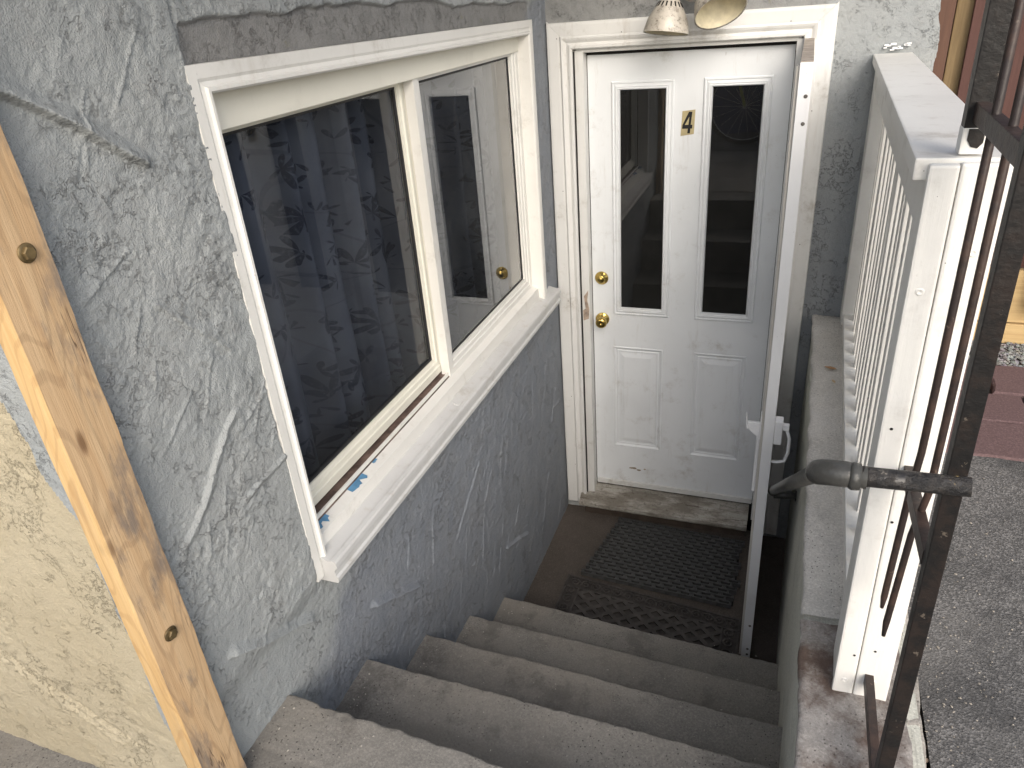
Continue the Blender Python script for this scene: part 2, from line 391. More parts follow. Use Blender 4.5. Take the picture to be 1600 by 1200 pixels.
def mitre(path, prof, put, closed=False):
    """sweep profile (offset to the left of travel, height) along a 2D path with mitred corners; put(a,b,h)->xyz"""
    n = len(path); V = []; F = []
    P = [Vector(p) for p in path]
    for i in range(n):
        if closed or 0 < i < n-1:
            d0 = (P[i]-P[i-1]).normalized(); d1 = (P[(i+1) % n]-P[i]).normalized()
        else:
            d0 = d1 = (P[1]-P[0]).normalized() if i == 0 else (P[-1]-P[-2]).normalized()
        n0 = Vector((-d0.y, d0.x)); n1 = Vector((-d1.y, d1.x)); m = n0+n1; m = m/(m.dot(n0))
        for off, h in prof: q = P[i]+m*off; V.append(put(q.x, q.y, h))
    k = len(prof)
    for i in range(n if closed else n-1):
        j = (i+1) % n
        for s in range(k-1): F.append((i*k+s, i*k+s+1, j*k+s+1, j*k+s))
    if not closed: F.append(tuple(range(k))); F.append(tuple(range((n-1)*k, n*k))[::-1])
    return V, F
def mitre_obj(name, path, prof, put, mat, parent, closed=False):
    V, F = mitre(path, prof, put, closed)
    bm = bmesh.new(); vs = [bm.verts.new(v) for v in V]
    for f in F:
        try: bm.faces.new([vs[i] for i in f])
        except ValueError: pass
    return frombm(name, bm, mat, parent)

# ------------------------------------------------------------------ height-field noise
def lattice(shape_seed, u, v):
    rng = np.random.RandomState(shape_seed); G = rng.rand(128, 128)
    iu = np.floor(u).astype(int); iv = np.floor(v).astype(int); fu = u-iu; fv = v-iv
    fu = fu*fu*fu*(fu*(fu*6-15)+10); fv = fv*fv*fv*(fv*(fv*6-15)+10)
    a = G[iu % 128, iv % 128]; b = G[(iu+1) % 128, iv % 128]; c = G[iu % 128, (iv+1) % 128]; d = G[(iu+1) % 128, (iv+1) % 128]
    return (a*(1-fu)+b*fu)*(1-fv)+(c*(1-fu)+d*fu)*fv
def fbm(u, v, s, seed, octv=4, g=.5):
    o = 0; amp = 1; t = 0
    for i in range(octv):
        o = o+amp*lattice(seed+i, u*s+17*i, v*s+5*i); t += amp; amp *= g; s *= 2.03
    return o/t
def sst(x, a, b):
    t = np.clip((x-a)/(b-a), 0, 1); return t*t*(3-2*t)
def stucco_h(u, v, seed, rough=None):
    wx = fbm(u, v, 7, seed+50, 4)-.5; wy = fbm(u, v, 7, seed+60, 4)-.5
    U = u+wx*.08; W = v+wy*.08
    n1 = fbm(U, W, 5.0, seed, 5, .52); n2 = fbm(U*1.0, W*1.3, 11, seed+10, 4, .5); n3 = fbm(u+wx*.05, v, 34, seed+20, 3)
    r = 1.0 if rough is None else rough
    h = .0032*sst(n1, .50, .51)*r*sst(n3, .40, .52) + .0018*sst(n2, .55, .562)*r + .0022*sst(n1, .60, .607)*r
    for t0, w_, a in ((.505, .005, .0026), (.43, .004, .0018), (.60, .005, .0020)):
        h = h + a*np.exp(-((n1-t0)/w_)**2)*sst(n2, .46, .56)*r
    h = h + .0016*np.exp(-((n2-.55)/.007)**2)*r*sst(n3, .47, .55) - .0020*np.exp(-((n2-.46)/.005)**2)*r*sst(n3, .45, .55)
    h = h*.5
    tm = fbm(u+wx*.05, v*1.5+wy*.05, 5.5, seed+70, 6, .56)*9; fr = tm-np.floor(tm); msk = sst(fbm(u, v, 4, seed+80, 3), .42, .58)
    h = h + r*msk*.0021*(sst(fr, 0, .05)*np.exp(-fr*3.2)) - r*msk*.0009*np.exp(-((fr-.985)/.02)**2)
    h = h + .0007*(n3-.5)*2*r + .0011*(fbm(u, v, 110, seed+30, 2, .7)-.5) + .005*(fbm(u, v, 2.2, seed+40, 3)-.5)
    return h
def stroke(u, v, p, q, wd, ht, sharp=False):
    p = np.array(p); q = np.array(q); d = q-p; L = np.linalg.norm(d); d = d/L
    s = (u-p[0])*d[0]+(v-p[1])*d[1]; t = -(u-p[0])*d[1]+(v-p[1])*d[0]
    t = t+(fbm(u, v, 9, 91, 2)-.5)*.02
    e = sst(s, -.012, .012)*(1-sst(s, L-.012, L+.012))
    if sharp:   # trowel ridge: ramps up slowly on one side, drops on the other
        pr = np.where(t > 0, np.clip(1-t/(wd*1.6), 0, 1), np.clip(1+t/(wd*.22), 0, 1))
    else: pr = np.exp(-(t/wd)**2)
    return ht*e*pr
def grid_obj(name, U, V, H, put, mat, parent=None, hole=None, attrs={}, extra=None):
    nu, nv = len(U), len(V)
    uu, vv = np.meshgrid(U, V, indexing='ij')
    P = put(uu, vv, H).reshape(-1, 3)
    I = np.arange(nu*nv).reshape(nu, nv)
    Q = np.stack([I[:-1, :-1], I[1:, :-1], I[1:, 1:], I[:-1, 1:]], -1)
    if hole is not None:
        cu = (uu[:-1, :-1]+uu[1:, 1:])/2; cv = (vv[:-1, :-1]+vv[1:, 1:])/2; Q = Q[~hole(cu, cv)]
    Q = Q.reshape(-1, 4)
    if len(extra or []):
        EV, EF = extra; b = len(P); P = np.vstack([P, np.array(EV)]); Q = np.vstack([Q, np.array(EF)+b])
    me = bpy.data.meshes.new(name)
    me.vertices.add(len(P)); me.vertices.foreach_set('co', P.astype(np.float32).ravel())
    me.loops.add(Q.size); me.loops.foreach_set('vertex_index', Q.astype(np.int32).ravel())
    me.polygons.add(len(Q)); me.polygons.foreach_set('loop_start', np.arange(0, Q.size, 4, dtype=np.int32))
    me.polygons.foreach_set('use_smooth', np.ones(len(Q), dtype=bool))
    me.update(calc_edges=True)
    for k, a in attrs.items():
        A = me.attributes.new(k, 'FLOAT', 'POINT'); d = np.zeros(len(P), np.float32); d[:nu*nv] = a.ravel(); A.data.foreach_set('value', d)
    me.materials.append(mat); o = bpy.data.objects.new(name, me); C.objects.link(o); adopt(o, parent); return o

# ------------------------------------------------------------------ SETTING: ground
def plane_grid(name, x0, x1, y0, y1, z, step, amp, mat, seed, kind='structure', fade=None):
    U = np.arange(x0, x1+step*.5, step); V = np.arange(y0, y1+step*.5, step)
    uu, vv = np.meshgrid(U, V, indexing='ij')
    H = amp*((fbm(uu, vv, 30, seed, 4, .6)-.5)*2)
    o = grid_obj(name, U, V, H, lambda a, b, h: np.stack([a, b, z+h], -1), mat)
    o['kind'] = kind; return o
GZ = 1.045
# far ground sheet (with the stairwell left open) then the asphalt and landing on top of it
def sheet(name, rects, z, mat):
    V = []; F = []
    for (x0, x1, y0, y1) in rects:
        b = len(V); V += [(x0, y0, z), (x1, y0, z), (x1, y1, z), (x0, y1, z)]; F.append((b, b+1, b+2, b+3))
    o = raw(name, V, F, mat); o['kind'] = 'structure'; return o
sheet('ground', [(1.33, 80, -80, 60), (-80, 1.33, -80, -4.4), (-80, -6, -4.4, 60), (-6, 1.33, 6, 60)], .93, M_ASPH)
plane_grid('asphalt_path', 1.305, 3.2, -3.9, -.875, GZ, .01, .0025, M_ASPH, 3)
U = np.array([1.33, 1.33]);
box('asphalt_yard', 3.2, 14, -14, .6, .94, GZ-.001, M_ASPH)['kind'] = 'structure'
box('asphalt_walk', -6, 3.2, -14, -3.905, .94, .985, M_ASPH)['kind'] = 'structure'

# pavers beside the fence
pav = tag(bpy.data.objects.new('paved_strip', None), kind='structure'); C.objects.link(pav); pav.location = (1.3, -.5, .99)
box('sand_bed', 1.285, 3.4, -.885, -.2, .95, 1.015, simple('joint_soil', (.07, .055, .045), .95), pav, 0)
rows = [(-.24, -.455, [1.29, 1.66, 2.02, 2.4, 2.8, 3.3]), (-.465, -.655, [1.29, 1.50, 1.78, 2.2, 2.55, 2.95, 3.35]), (-.665, -.88, [1.29, 1.43, 1.83, 2.25, 2.6, 3.0, 3.4])]
for ri, (ya, yb, xs) in enumerate(rows):
    for a, b in zip(xs, xs[1:]):
        bm = bmesh.new(); g = .008; sk = .03*(1 if ri % 2 else -.6)
        n = 5; top = []
        cs = [(a+g, yb), (b-g+sk*.2, yb), (b-g-sk, ya), (a+g-sk, ya)]
        outl = []
        for i in range(4):
            p, q = cs[i], cs[(i+1) % 4]
            for k in range(n):
                f = k/n; j = .0055
                outl.append((p[0]*(1-f)+q[0]*f+random.uniform(-j, j), p[1]*(1-f)+q[1]*f+random.uniform(-j, j)))
        zt = GZ+.004+random.uniform(-.003, .003); cx = (a+b)/2; cy = (ya+yb)/2
        v0 = [bm.verts.new((x, y, .99)) for x, y in outl]; v1 = [bm.verts.new((x, y, zt-.006+random.uniform(-.001, .001))) for x, y in outl]
        v2 = [bm.verts.new((x+math.copysign(min(.007, abs(cx-x)), cx-x), y+math.copysign(min(.006, abs(cy-y)), cy-y), zt+random.uniform(-.001, .001))) for x, y in outl]
        m = len(outl)
        for k in range(m):
            bm.faces.new((v0[k], v0[(k+1) % m], v1[(k+1) % m], v1[k])); bm.faces.new((v1[k], v1[(k+1) % m], v2[(k+1) % m], v2[k]))
        bm.faces.new(v2)
        frombm('paver', bm, M_PAVER, pav)
# gravel strip
def pebbles(name, n, fn, mat, seed, parent=None):
    rng = random.Random(seed); V = []; F = []
    for i in range(n):
        x, y, z, r = fn(rng); a = rng.uniform(0, 6.28); ca, sa = math.cos(a), math.sin(a)
        b = len(V); sx, sy, sz = r*rng.uniform(.8, 1.5), r*rng.uniform(.6, 1), r*rng.uniform(.5, .8)
        for (p, q, s) in ((1, 0, 0), (.3, .9, .1), (-.9, .4, 0), (-.6, -.8, .1), (.5, -.85, -.1), (.1, .1, 1), (-.1, 0, -1)):
            X, Y = p*sx, q*sy; V.append((x+X*ca-Y*sa, y+X*sa+Y*ca, z+s*sz))
        for k in range(5): F.append((b+k, b+(k+1) % 5, b+5)); F.append((b+(k+1) % 5, b+k, b+6))
    return raw(name, V, F, mat, parent, kind='stuff')
def gravmat():
    t = NT('mixed_gravel'); oi = t.voro(55, out='Color')
    c = t.mix(.45, (.30, .26, .22), oi); hs = t.n('ShaderNodeHueSaturation', i_Saturation=.2, i_Value=.5); t.l(c, hs.inputs['Color'])
    return t.fin(hs.outputs[0], .8)
M_GRAV = gravmat()
box('gravel_bed', 1.29, 3.4, -.2395, .25, .95, 1.03, simple('gravel_soil', (.10, .085, .07), .95), None, 0)['kind'] = 'structure'
tag(pebbles('gravel', 5200, lambda r: (r.uniform(1.4, 2.9), r.uniform(-.245, -.02), 1.033+r.uniform(0, .010), r.uniform(.004, .009)), M_GRAV, 4),
    'loose grey and tan gravel along the foot of the plank fence', 'gravel')

# ------------------------------------------------------------------ STAIRS
stairs = thing('concrete_stairs', 'worn grey concrete steps leading down to the white basement door', 'stairs', (.55, -1.6, -.08))
def step(yl, yr, z, back, x0, x1, zb, seed, mat=M_STEP):
    nx = 150; xs = np.linspace(x0, x1, nx)
    tp = (back, z)
    depth_n = 46
    s1 = np.linspace(0, 1, depth_n); prof = [('t', s) for s in s1] + [('c', a) for a in np.linspace(.2, 1, 5)] + [('r', s) for s in np.linspace(.08, 1, 10)]
    X = np.repeat(xs[:, None], len(prof), 1); Y = np.zeros_like(X); Z = np.zeros_like(X)
    nose = yl+(yr-yl)*(xs/1.07)
    ch = np.zeros_like(xs); rg = np.random.RandomState(seed)
    for q_ in range(5):
        c0 = rg.uniform(x0, x1); ch += rg.uniform(.001, .0045)*np.exp(-((xs-c0)/rg.uniform(.006, .02))**2)
    nose = nose-ch+(fbm(xs, xs*0+seed, 6, seed, 3)-.5)*.008+(fbm(xs, xs*0, 45, seed+3, 3)-.5)*.007
    r = .004+.006*fbm(xs, xs*0+3, 20, seed+7, 3)
    for j, (k, s) in enumerate(prof):
        if k == 't': Y[:, j] = back+(nose-r-back)*s; Z[:, j] = z
        elif k == 'c': a = s*math.pi/2; Y[:, j] = nose-r+r*math.sin(a); Z[:, j] = z-r+r*math.cos(a)
        else: Y[:, j] = nose; Z[:, j] = z-r-(z-zb-r)*s
    Z += (fbm(X, Y, 40, seed+9, 4, .65)-.5)*.0035 + (fbm(X, Y, 3, seed+13, 2)-.5)*.003 - .0022*sst(nose[:, None]-Y, .125, .135)*(Z > z-.01)
    np_ = len(prof); I = np.arange(nx*np_).reshape(nx, np_)
    Q = np.stack([I[:-1, :-1], I[1:, :-1], I[1:, 1:], I[:-1, 1:]], -1).reshape(-1, 4)
    me = bpy.data.meshes.new('step'); P = np.stack([X, Y, Z], -1).reshape(-1, 3)
    me.from_pydata(P.tolist(), [], Q.tolist()); me.polygons.foreach_set('use_smooth', [True]*len(me.polygons)); me.materials.append(mat)
    A = me.attributes.new('worn', 'FLOAT', 'POINT'); wv = sst(nose[:, None]-Y+(fbm(X, Y, 9, seed+21, 4)-.5)*.03, .115, .15)  # mask for the darker tone towards the back of each tread
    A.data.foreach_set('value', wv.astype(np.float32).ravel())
    o = bpy.data.objects.new('step', me); C.objects.link(o); adopt(o, stairs); return o
SY = [(-.93, -.98, .13), (-1.246, -1.276, .337), (-1.557, -1.585, .557), (-1.859, -1.874, .773), (-2.152, -2.20, .977)]
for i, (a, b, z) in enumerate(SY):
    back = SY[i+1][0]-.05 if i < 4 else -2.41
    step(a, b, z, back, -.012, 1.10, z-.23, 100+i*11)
plane_grid('top_landing', -2.6, 1.10, -3.91, -2.417, .9765, .012, .004, M_STEP, 61)
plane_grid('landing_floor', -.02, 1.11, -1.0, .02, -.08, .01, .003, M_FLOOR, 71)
# crumbs and chips on the steps
def crumb(r):
    i = r.randrange(5); z = SY[i][2]; ya = SY[i][0]-.30; return (r.uniform(.02, 1.05), r.uniform(ya, SY[i][0]-.03), z+.003, r.uniform(.001, .0028))
def crumb2(r):
    if r.random() < .45: return crumb(r)
    i = r.randrange(5); z = SY[i][2]; return (min(1.07, abs(r.gauss(0, .03))+.008) if r.random() < .6 else r.uniform(.02, 1.06), SY[i][0]-.29+abs(r.gauss(0, .02)) if r.random() < .6 else SY[i][0]-r.uniform(.03, .3), z+.002, r.uniform(.0012, .0035))
tag(pebbles('grit', 520, crumb2, simple('pale_grit', (.42, .39, .34), .8), 5), 'pale grit and crumbs scattered over the concrete steps', 'grit')

# ------------------------------------------------------------------ RETAINING WALL
rw = thing('retaining_wall', 'low concrete retaining wall with a flat ledge on the right of the stairs', 'wall', (1.19, -1.5, -.08))
def rwx(y): return 1.094+.0095*y
def prism_y(name, prof_fn, ys, mat, parent, seed, amp=.002):
    """profile function y-> list of (x,z); quads lofted along y"""
    bm = bmesh.new(); rings = []
    for y in ys:
        rings.append([bm.verts.new((x, y, z)) for x, z in prof_fn(y)])
    for A, B in zip(rings, rings[1:]):
        for k in range(len(A)-1): bm.faces.new((A[k], A[k+1], B[k+1], B[k]))
    bm.faces.new(rings[0]); bm.faces.new(rings[-1][::-1])
    return frombm(name, bm, mat, parent)
def n1(y, s, sd): return float(fbm(np.array([y]), np.array([.5]), s, sd, 3)[0]-.5)
prism_y('wall_body', lambda y: [(rwx(y)+.006*n1(y, 3, 8), -.12), (rwx(y)+.008*n1(y, 4, 9), .5), (rwx(y)+.010*n1(y, 6, 4), 1.088+.004*n1(y, 9, 4)), (1.285, 1.088), (1.285, -.12)],
        np.linspace(-3.0, -.0, 90), M_WALLC, rw, 1)
# ledge surface: rough cast top
def slab_top(name, y0, y1, x0f, x1f, z, mat, parent, seed, amp=.004, thick=.02, nv=14, step=.01, edge=.006):
    ys = np.arange(y0, y1+1e-6, step); t = np.linspace(0, 1, nv)
    yy, tt = np.meshgrid(ys, t, indexing='ij')
    X0 = x0f(ys)+edge*(fbm(ys, ys*0, 14, seed, 4)-.5)*2; X1 = x1f(ys)+edge*(fbm(ys, ys*0+9, 14, seed+1, 4)-.5)*2
    X = X0[:, None]*(1-tt)+X1[:, None]*tt; Z = z+amp*(fbm(X, yy, 30, seed+2, 4, .6)-.5)*2+amp*(fbm(X, yy, 5, seed+3, 2)-.5)*2
    # side skirts
    X = np.hstack([X[:, :1], X[:, :1], X, X[:, -1:]]); Z = np.hstack([Z[:, :1]*0+z-thick, Z[:, :1]-.006, Z, Z[:, -1:]*0+z-thick]); X[:, 1] -= .001; yy = np.hstack([yy[:, :2], yy, yy[:, :1]])
    X[:, 2] += .004
    I = np.arange(X.size).reshape(X.shape); Q = np.stack([I[:-1, :-1], I[1:, :-1], I[1:, 1:], I[:-1, 1:]], -1).reshape(-1, 4)
    return raw(name, np.stack([X, yy, Z], -1).reshape(-1, 3).tolist(), Q.tolist(), mat, parent, smooth=True)
slab_top('ledge', -1.72, .0, lambda y: 1.092+.0095*y, lambda y: 1.27+0*y, 1.100, M_LEDGE, rw, 21)
slab_top('stained_ledge', -3.0, -1.725, lambda y: 1.090+.0095*y, lambda y: 1.262+.0*y, 1.096, M_RUSTC, rw, 22, amp=.006)['label'] = 'rust stained end of the ledge'
slab_top('kerb_edge', -3.0, -1.5, lambda y: 1.264+0*y, lambda y: 1.292+0*y, 1.085, M_STONE, rw, 23, amp=.01, thick=.1)['label'] = 'rough broken concrete edge beside the asphalt'
tag(pebbles('kerb_grit', 420, lambda r: (1.305+abs(r.gauss(0, .10)), r.uniform(-2.3, -.9), GZ+.003, r.uniform(.0010, .0032)), simple('kerb_grit_stone', (.30, .27, .23), .8, var=.5), 12), 'fine grit and litter on the asphalt along the kerb', 'grit')
# small stones fallen in the crack
tag(pebbles('crack_stones', 26, lambda r: (r.uniform(1.288, 1.306), r.uniform(-2.12, -1.93), 1.03+r.uniform(0, .01), r.uniform(.004, .010)), simple('crack_stone', (.25, .19, .14), .8), 9),
    'small stones caught in the crack between kerb and asphalt', 'stones')

# ------------------------------------------------------------------ HOUSE
house = thing('house', 'grey stucco house with cream side, white window and basement door', 'house', (-.6, -1.2, -.08))
U = np.arange(-2.432, .012, .0033); V = np.arange(-.12, 2.46, .0033)
uu, vv = np.meshgrid(U, V, indexing='ij')
low = sst(vv, 1.05, .55) if False else 1-sst(vv, .55, 1.15)
rough = 1.0-.45*low
H = stucco_h(uu, vv, 200, rough)
rs = np.random.RandomState(5)
strokes = [((-2.40, 2.335), (-2.12, 2.16), .016, .017, True), ((-2.09, 1.69), (-2.31, 1.52), .012, .009, True), ((-1.98, 1.54), (-2.13, 1.515), .009, .007, True),
           ((-2.28, 1.235), (-2.03, 1.075), .014, .014, True), ((-1.80, .90), (-1.56, .765), .012, .017, True), ((-1.04, .88), (-1.27, .71), .005, .006, True),
           ((-.87, .34), (-.62, .22), .008, .012, True), ((-.16, .615), (-.06, .60), .008, .008, True), ((-2.2, 1.95), (-2.05, 1.80), .008, .004, True)]
for p, q, wd, ht, sh in strokes: H += stroke(uu, vv, p, q, wd, ht, sh)
for k in range(46):
    y0 = rs.uniform(-2.0, -.05); z0 = rs.uniform(.05, 1.08)
    if z0 > 1.08: continue
    L = rs.uniform(.06, .22); a = rs.uniform(.5, 1.25); a = a if rs.rand() < .8 else -a
    H += stroke(uu, vv, (y0, z0), (y0-L*math.cos(a)*.8, z0-L*math.sin(a)), rs.uniform(.003, .006), rs.uniform(.0025, .006), True)
for k in range(14):
    y0 = rs.uniform(-2.4, -2.0); z0 = rs.uniform(1.1, 2.3); L = rs.uniform(.05, .14); a = rs.uniform(.2, 1.2)
    H += stroke(uu, vv, (y0, z0), (y0+L*math.cos(a), z0+L*math.sin(a)), rs.uniform(.003, .006), rs.uniform(.002, .004), True)
# thick render left of and above the window; smooth recessed band directly over the trim
wave = -1.984+.011*(fbm(vv, vv*0, 5, 300, 3)-.5)*2+.004*(fbm(vv, vv*0, 40, 302, 2)-.5)
left_up = (1-sst(uu, wave-.002, wave+.002))*.014
H += left_up*(vv < 2.6)*sst(vv, 1.12, 1.2)
bandtop = 2.352+.015*(fbm(uu, uu*0, 7, 310, 4)-.5)*2-.03*sst(uu, -1.2, -.2)
inb = (1-sst(vv, bandtop-.003, bandtop+.003))*sst(vv, 2.2, 2.24)*sst(uu, -1.975, -1.97)*(1-sst(uu, -.21, -.205))
H = H*(1-inb)+inb*(.0008*fbm(uu, vv, 60, 7, 3)) + (1-inb)*sst(vv, 2.30, 2.34)*.010*sst(uu, -1.99, -1.97)*(1-sst(uu, -.2, -.12))
zsill = 1.17
under = (1-sst(vv, zsill-.02, zsill))
H = np.where((uu > wave+.002) & (uu < -.14) & (vv > 1.12) & (vv < 2.285), np.minimum(H, .004), H)
H = H*(1-sst(uu, -.06, -.01)*.6)
lowm = np.clip((1-sst(vv-(-uu-2.0)*-.45*0, 0, 1)), 0, 1)
dl = (vv-1.12)+(uu+1.9)*-.75+.05*(fbm(uu, vv, 8, 333, 4)-.5)*2        # soft bluish shade painted into the wall colour below a slanting line
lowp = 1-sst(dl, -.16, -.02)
hole = lambda a, b: (a > -1.945) & (a < -.235) & (b > 1.20) & (b < 2.235)
ext = ([(0.0, -2.432, 2.45), (0, .01, 2.45), (0, .01, 3.6), (0, -2.432, 3.6)], [(0, 1, 2, 3)])
ext[0][:] = [(0.012, y, z) for _, y, z in ext[0]]
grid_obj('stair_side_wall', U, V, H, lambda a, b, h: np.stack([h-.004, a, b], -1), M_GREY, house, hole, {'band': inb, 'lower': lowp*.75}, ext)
# door wall
U2 = np.concatenate([np.arange(-.02, 1.335, .005), np.linspace(1.337, 1.366, 9)]); V2 = np.arange(-.12, 2.56, .005); u2, v2 = np.meshgrid(U2, V2, indexing='ij')
H2 = stucco_h(u2, v2, 400, .75); H2 = H2*(1-.5*((u2 > 1.05) & (v2 < 1.9)))
edge = 1.368+.012*(fbm(v2, v2*0, 9, 420, 4)-.5)*2
hole2 = lambda a, b: ((a > .09) & (a < .95) & (b < 2.16))
ED = lambda b: .020*(fbm(b, b*0, 9, 420, 5, .62)-.5)*2
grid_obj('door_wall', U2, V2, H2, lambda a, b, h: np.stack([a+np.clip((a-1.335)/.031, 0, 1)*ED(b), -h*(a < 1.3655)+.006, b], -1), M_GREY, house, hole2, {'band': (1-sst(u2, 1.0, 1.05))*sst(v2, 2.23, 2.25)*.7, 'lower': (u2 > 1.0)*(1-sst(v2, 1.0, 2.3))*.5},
         ([(-.02, -.004, 2.555), (1.366, -.004, 2.555), (1.366, -.004, 3.6), (-.02, -.004, 3.6)], [(0, 1, 2, 3)]))
# cream wall on the near side of the corner
U3 = np.arange(-1.1, .004, .004); V3 = np.arange(.95, 2.3, .004); u3, v3 = np.meshgrid(U3, V3, indexing='ij')
H3 = stucco_h(u3, v3, 600, .8)
for p, q, wd, ht in (((-.62, 1.40), (-.13, 1.105), .010, -.007), ((-.58, 1.355), (-.17, 1.10), .006, .006), ((-.5, 1.85), (-.35, 1.7), .01, .006)):
    H3 += stroke(u3, v3, p, q, wd, ht, True)
crm = grid_obj('near_wall', U3, V3, H3, lambda a, b, h: np.stack([a, -2.430-h*.9, b], -1), M_CREAM, house)
g3 = grid_obj('paint_edge', np.arange(-.07, .001, .0035), np.arange(1.1, 2.3, .004), None if False else stucco_h(*np.meshgrid(np.arange(-.07, .001, .0035), np.arange(1.1, 2.3, .004), indexing='ij'), 600, .8),
         lambda a, b, h: np.stack([a, -2.4306-h*.9-.0006, b], -1), M_GREY, house,
         lambda a, b: a < -.010-.050*sst(b, 1.62, 1.86)*1.0+.012*(fbm(b, b*0, 12, 77, 3)-.5)*2)
g3['label'] = 'grey paint lapping round the corner onto the cream wall'
# house mass behind the walls
box('near_wall_upper', -6, -.001, -2.428, -2.3, 2.29, 3.6, M_CREAM, house, 0)
box('near_wall_side', -6, -1.095, -2.428, -2.3, .9, 2.285, M_CREAM, house, 0)
# interior shell seen through the panes
def room(name, x0, x1, y0, y1, z0, z1, open_side):
    V = [(x0, y0, z0), (x1, y0, z0), (x1, y1, z0), (x0, y1, z0), (x0, y0, z1), (x1, y0, z1), (x1, y1, z1), (x0, y1, z1)]
    F = {'b': (0, 1, 2, 3), 't': (4, 7, 6, 5), 's': (0, 4, 5, 1), 'e': (1, 5, 6, 2), 'n': (2, 6, 7, 3), 'w': (3, 7, 4, 0)}
    return raw(name, V, [f for k, f in F.items() if k != open_side], M_INT, house)
room('room_shell', -1.2, -.03, -2.2, -.06, .8, 2.5, 'e')
room('hall_shell', .0, 1.2, .12, 1.6, -.1, 2.5, 's')
# unseen soffits added above the frame to cut skylight from overhead
box('added_soffit', -6, .55, -2.9, 4, 2.95, 3.05, M_TRIMBR, house, 0)
box('added_front_soffit', .555, 6, -.35, 4, 2.95, 3.05, M_TRIMBR, house, 0)
box('upper_front_wall', 1.366, 1.44, .05, 4, 2.5, 3.6, M_GREY, house, 0)

# ---- window
win = tag(bpy.data.objects.new('window', None)); C.objects.link(win); win.location = (0, -1.1, 1.7); adopt(win, house)
putx = lambda a, b, h: (h, a, b)
# casing: left (mostly buried in render), top, right.  path keeps opening on its right => offsets to the left go outward
tz_l, tz_r = 2.238, 2.222
path = [(-1.942, 1.17), (-1.942, tz_l), (-.268, tz_r), (-.268, 1.19)]
prof = [(0, -.05), (0, .012), (.004, .017), (.010, .017), (.013, .012), (.020, .010), (.026, .013), (.036, .013), (.048, .013), (.0485, .000)]
V_, F_ = mitre(path, prof, putx)
k = len(prof)
def set_leg(V, i, f):
    for s in range(k): V[i*k+s] = f(V[i*k+s], prof[s])
# right leg narrower; left leg lies lower than the surrounding render
set_leg(V_, 2, lambda v, p: (v[0]+.004, v[1], v[2])); set_leg(V_, 3, lambda v, p: (v[0]+.004, v[1], v[2]))
bm = bmesh.new(); vs = [bm.verts.new(v) for v in V_]
for f in F_: bm.faces.new([vs[i] for i in f])
frombm('casing', bm, M_TRIMW, win)
box('head_board', -.052, -.024, -1.941, -.269, 2.170, 2.246, M_CREAMW, win, .002)
box('jamb_liner', -.12, -.0535, -1.941, -1.906, 1.25, 2.20, M_TRIMW, win, .001)
# fixed right light
def sash(name, xf, y0, y1, z0, z1, st, rail_b, rail_t, mat, th=.03, st_r=None):
    o = mitre_obj(name, [(y0, z0), (y0, z1), (y1, z1), (y1, z0)], [(-.0, xf-th), (0, xf), (-.004, xf+.0), (-st*.45, xf), (-st*.5, xf-.004), (-st*.75, xf-.005), (-st*.8, xf-.009), (-st, xf-.011), (-st, xf-th)], putx, mat, win, True)
    adopt(o, win); return o
fr = sash('fixed_sash', -.030, -1.115, -.268, 1.256, 2.216, .056, .04, .03, M_TRIMW)
raw('pane', [(-.052, -1.07, 1.30), (-.052, -.31, 1.30), (-.052, -.31, 2.19), (-.052, -1.07, 2.19)], [(0, 1, 2, 3)], M_GLASS, fr)
mitre_obj('glazing_bead', [(-1.062, 1.310), (-1.062, 2.158), (-.322, 2.158), (-.322, 1.310)], [(0, -.048), (-.006, -.049), (-.006, -.053)], putx, M_SEAL, fr, True)
sl = sash('sliding_sash', -.062, -1.905, -1.085, 1.278, 2.208, .052, .04, .03, M_CREAMW)
raw('pane', [(-.086, -1.88, 1.30), (-.086, -1.10, 1.30), (-.086, -1.10, 2.19), (-.086, -1.88, 2.19)], [(0, 1, 2, 3)], M_GLASSL, sl)
mitre_obj('glazing_bead', [(-1.855, 1.328), (-1.855, 2.156), (-1.134, 2.156), (-1.134, 1.328)], [(0, -.076), (-.007, -.080), (-.007, -.087)], putx, M_SEAL, sl, True)
# second (inner) frame lines of the slider that show as pale stripes behind the glass
# bottom track and frame
box('sliding_track', -.075, -.034, -1.93, -1.08, 1.252, 1.268, M_TRACK, win, .001)
box('track_lip', -.040, -.034, -1.93, -1.09, 1.266, 1.277, M_TRIMW, win, .001)
def prof_y(name, pr, y0, y1, mat, parent, bev=0, dz=0):
    bm = bmesh.new(); A = [bm.verts.new((x, y0, z)) for x, z in pr]; B = [bm.verts.new((x, y1, z+dz)) for x, z in pr]; n = len(pr)
    for i in range(n): bm.faces.new((A[i], A[(i+1) % n], B[(i+1) % n], B[i]))
    bm.faces.new(A[::-1]); bm.faces.new(B)
    if bev: bmesh.ops.bevel(bm, geom=list(bm.edges), offset=bev, segments=2, affect='EDGES')
    return frombm(name, bm, mat, parent)
prof_y('bottom_frame', [(-.12, 1.20), (-.12, 1.249), (-.034, 1.249), (-.033, 1.262), (-.004, 1.254), (-.001, 1.225), (-.001, 1.20)], -1.934, -.268, M_TRIMW, win)
sill = prof_y('window_sill', [(-.02, 1.150), (-.02, 1.224), (0, 1.2225), (.034, 1.213), (.037, 1.2165), (.047, 1.214), (.050, 1.209), (.051, 1.196), (.046, 1.192), (.042, 1.184), (.043, 1.170), (.048, 1.166), (.048, 1.155), (.044, 1.150)],
              -1.962, -.125, M_SILL, win, dz=-.012)
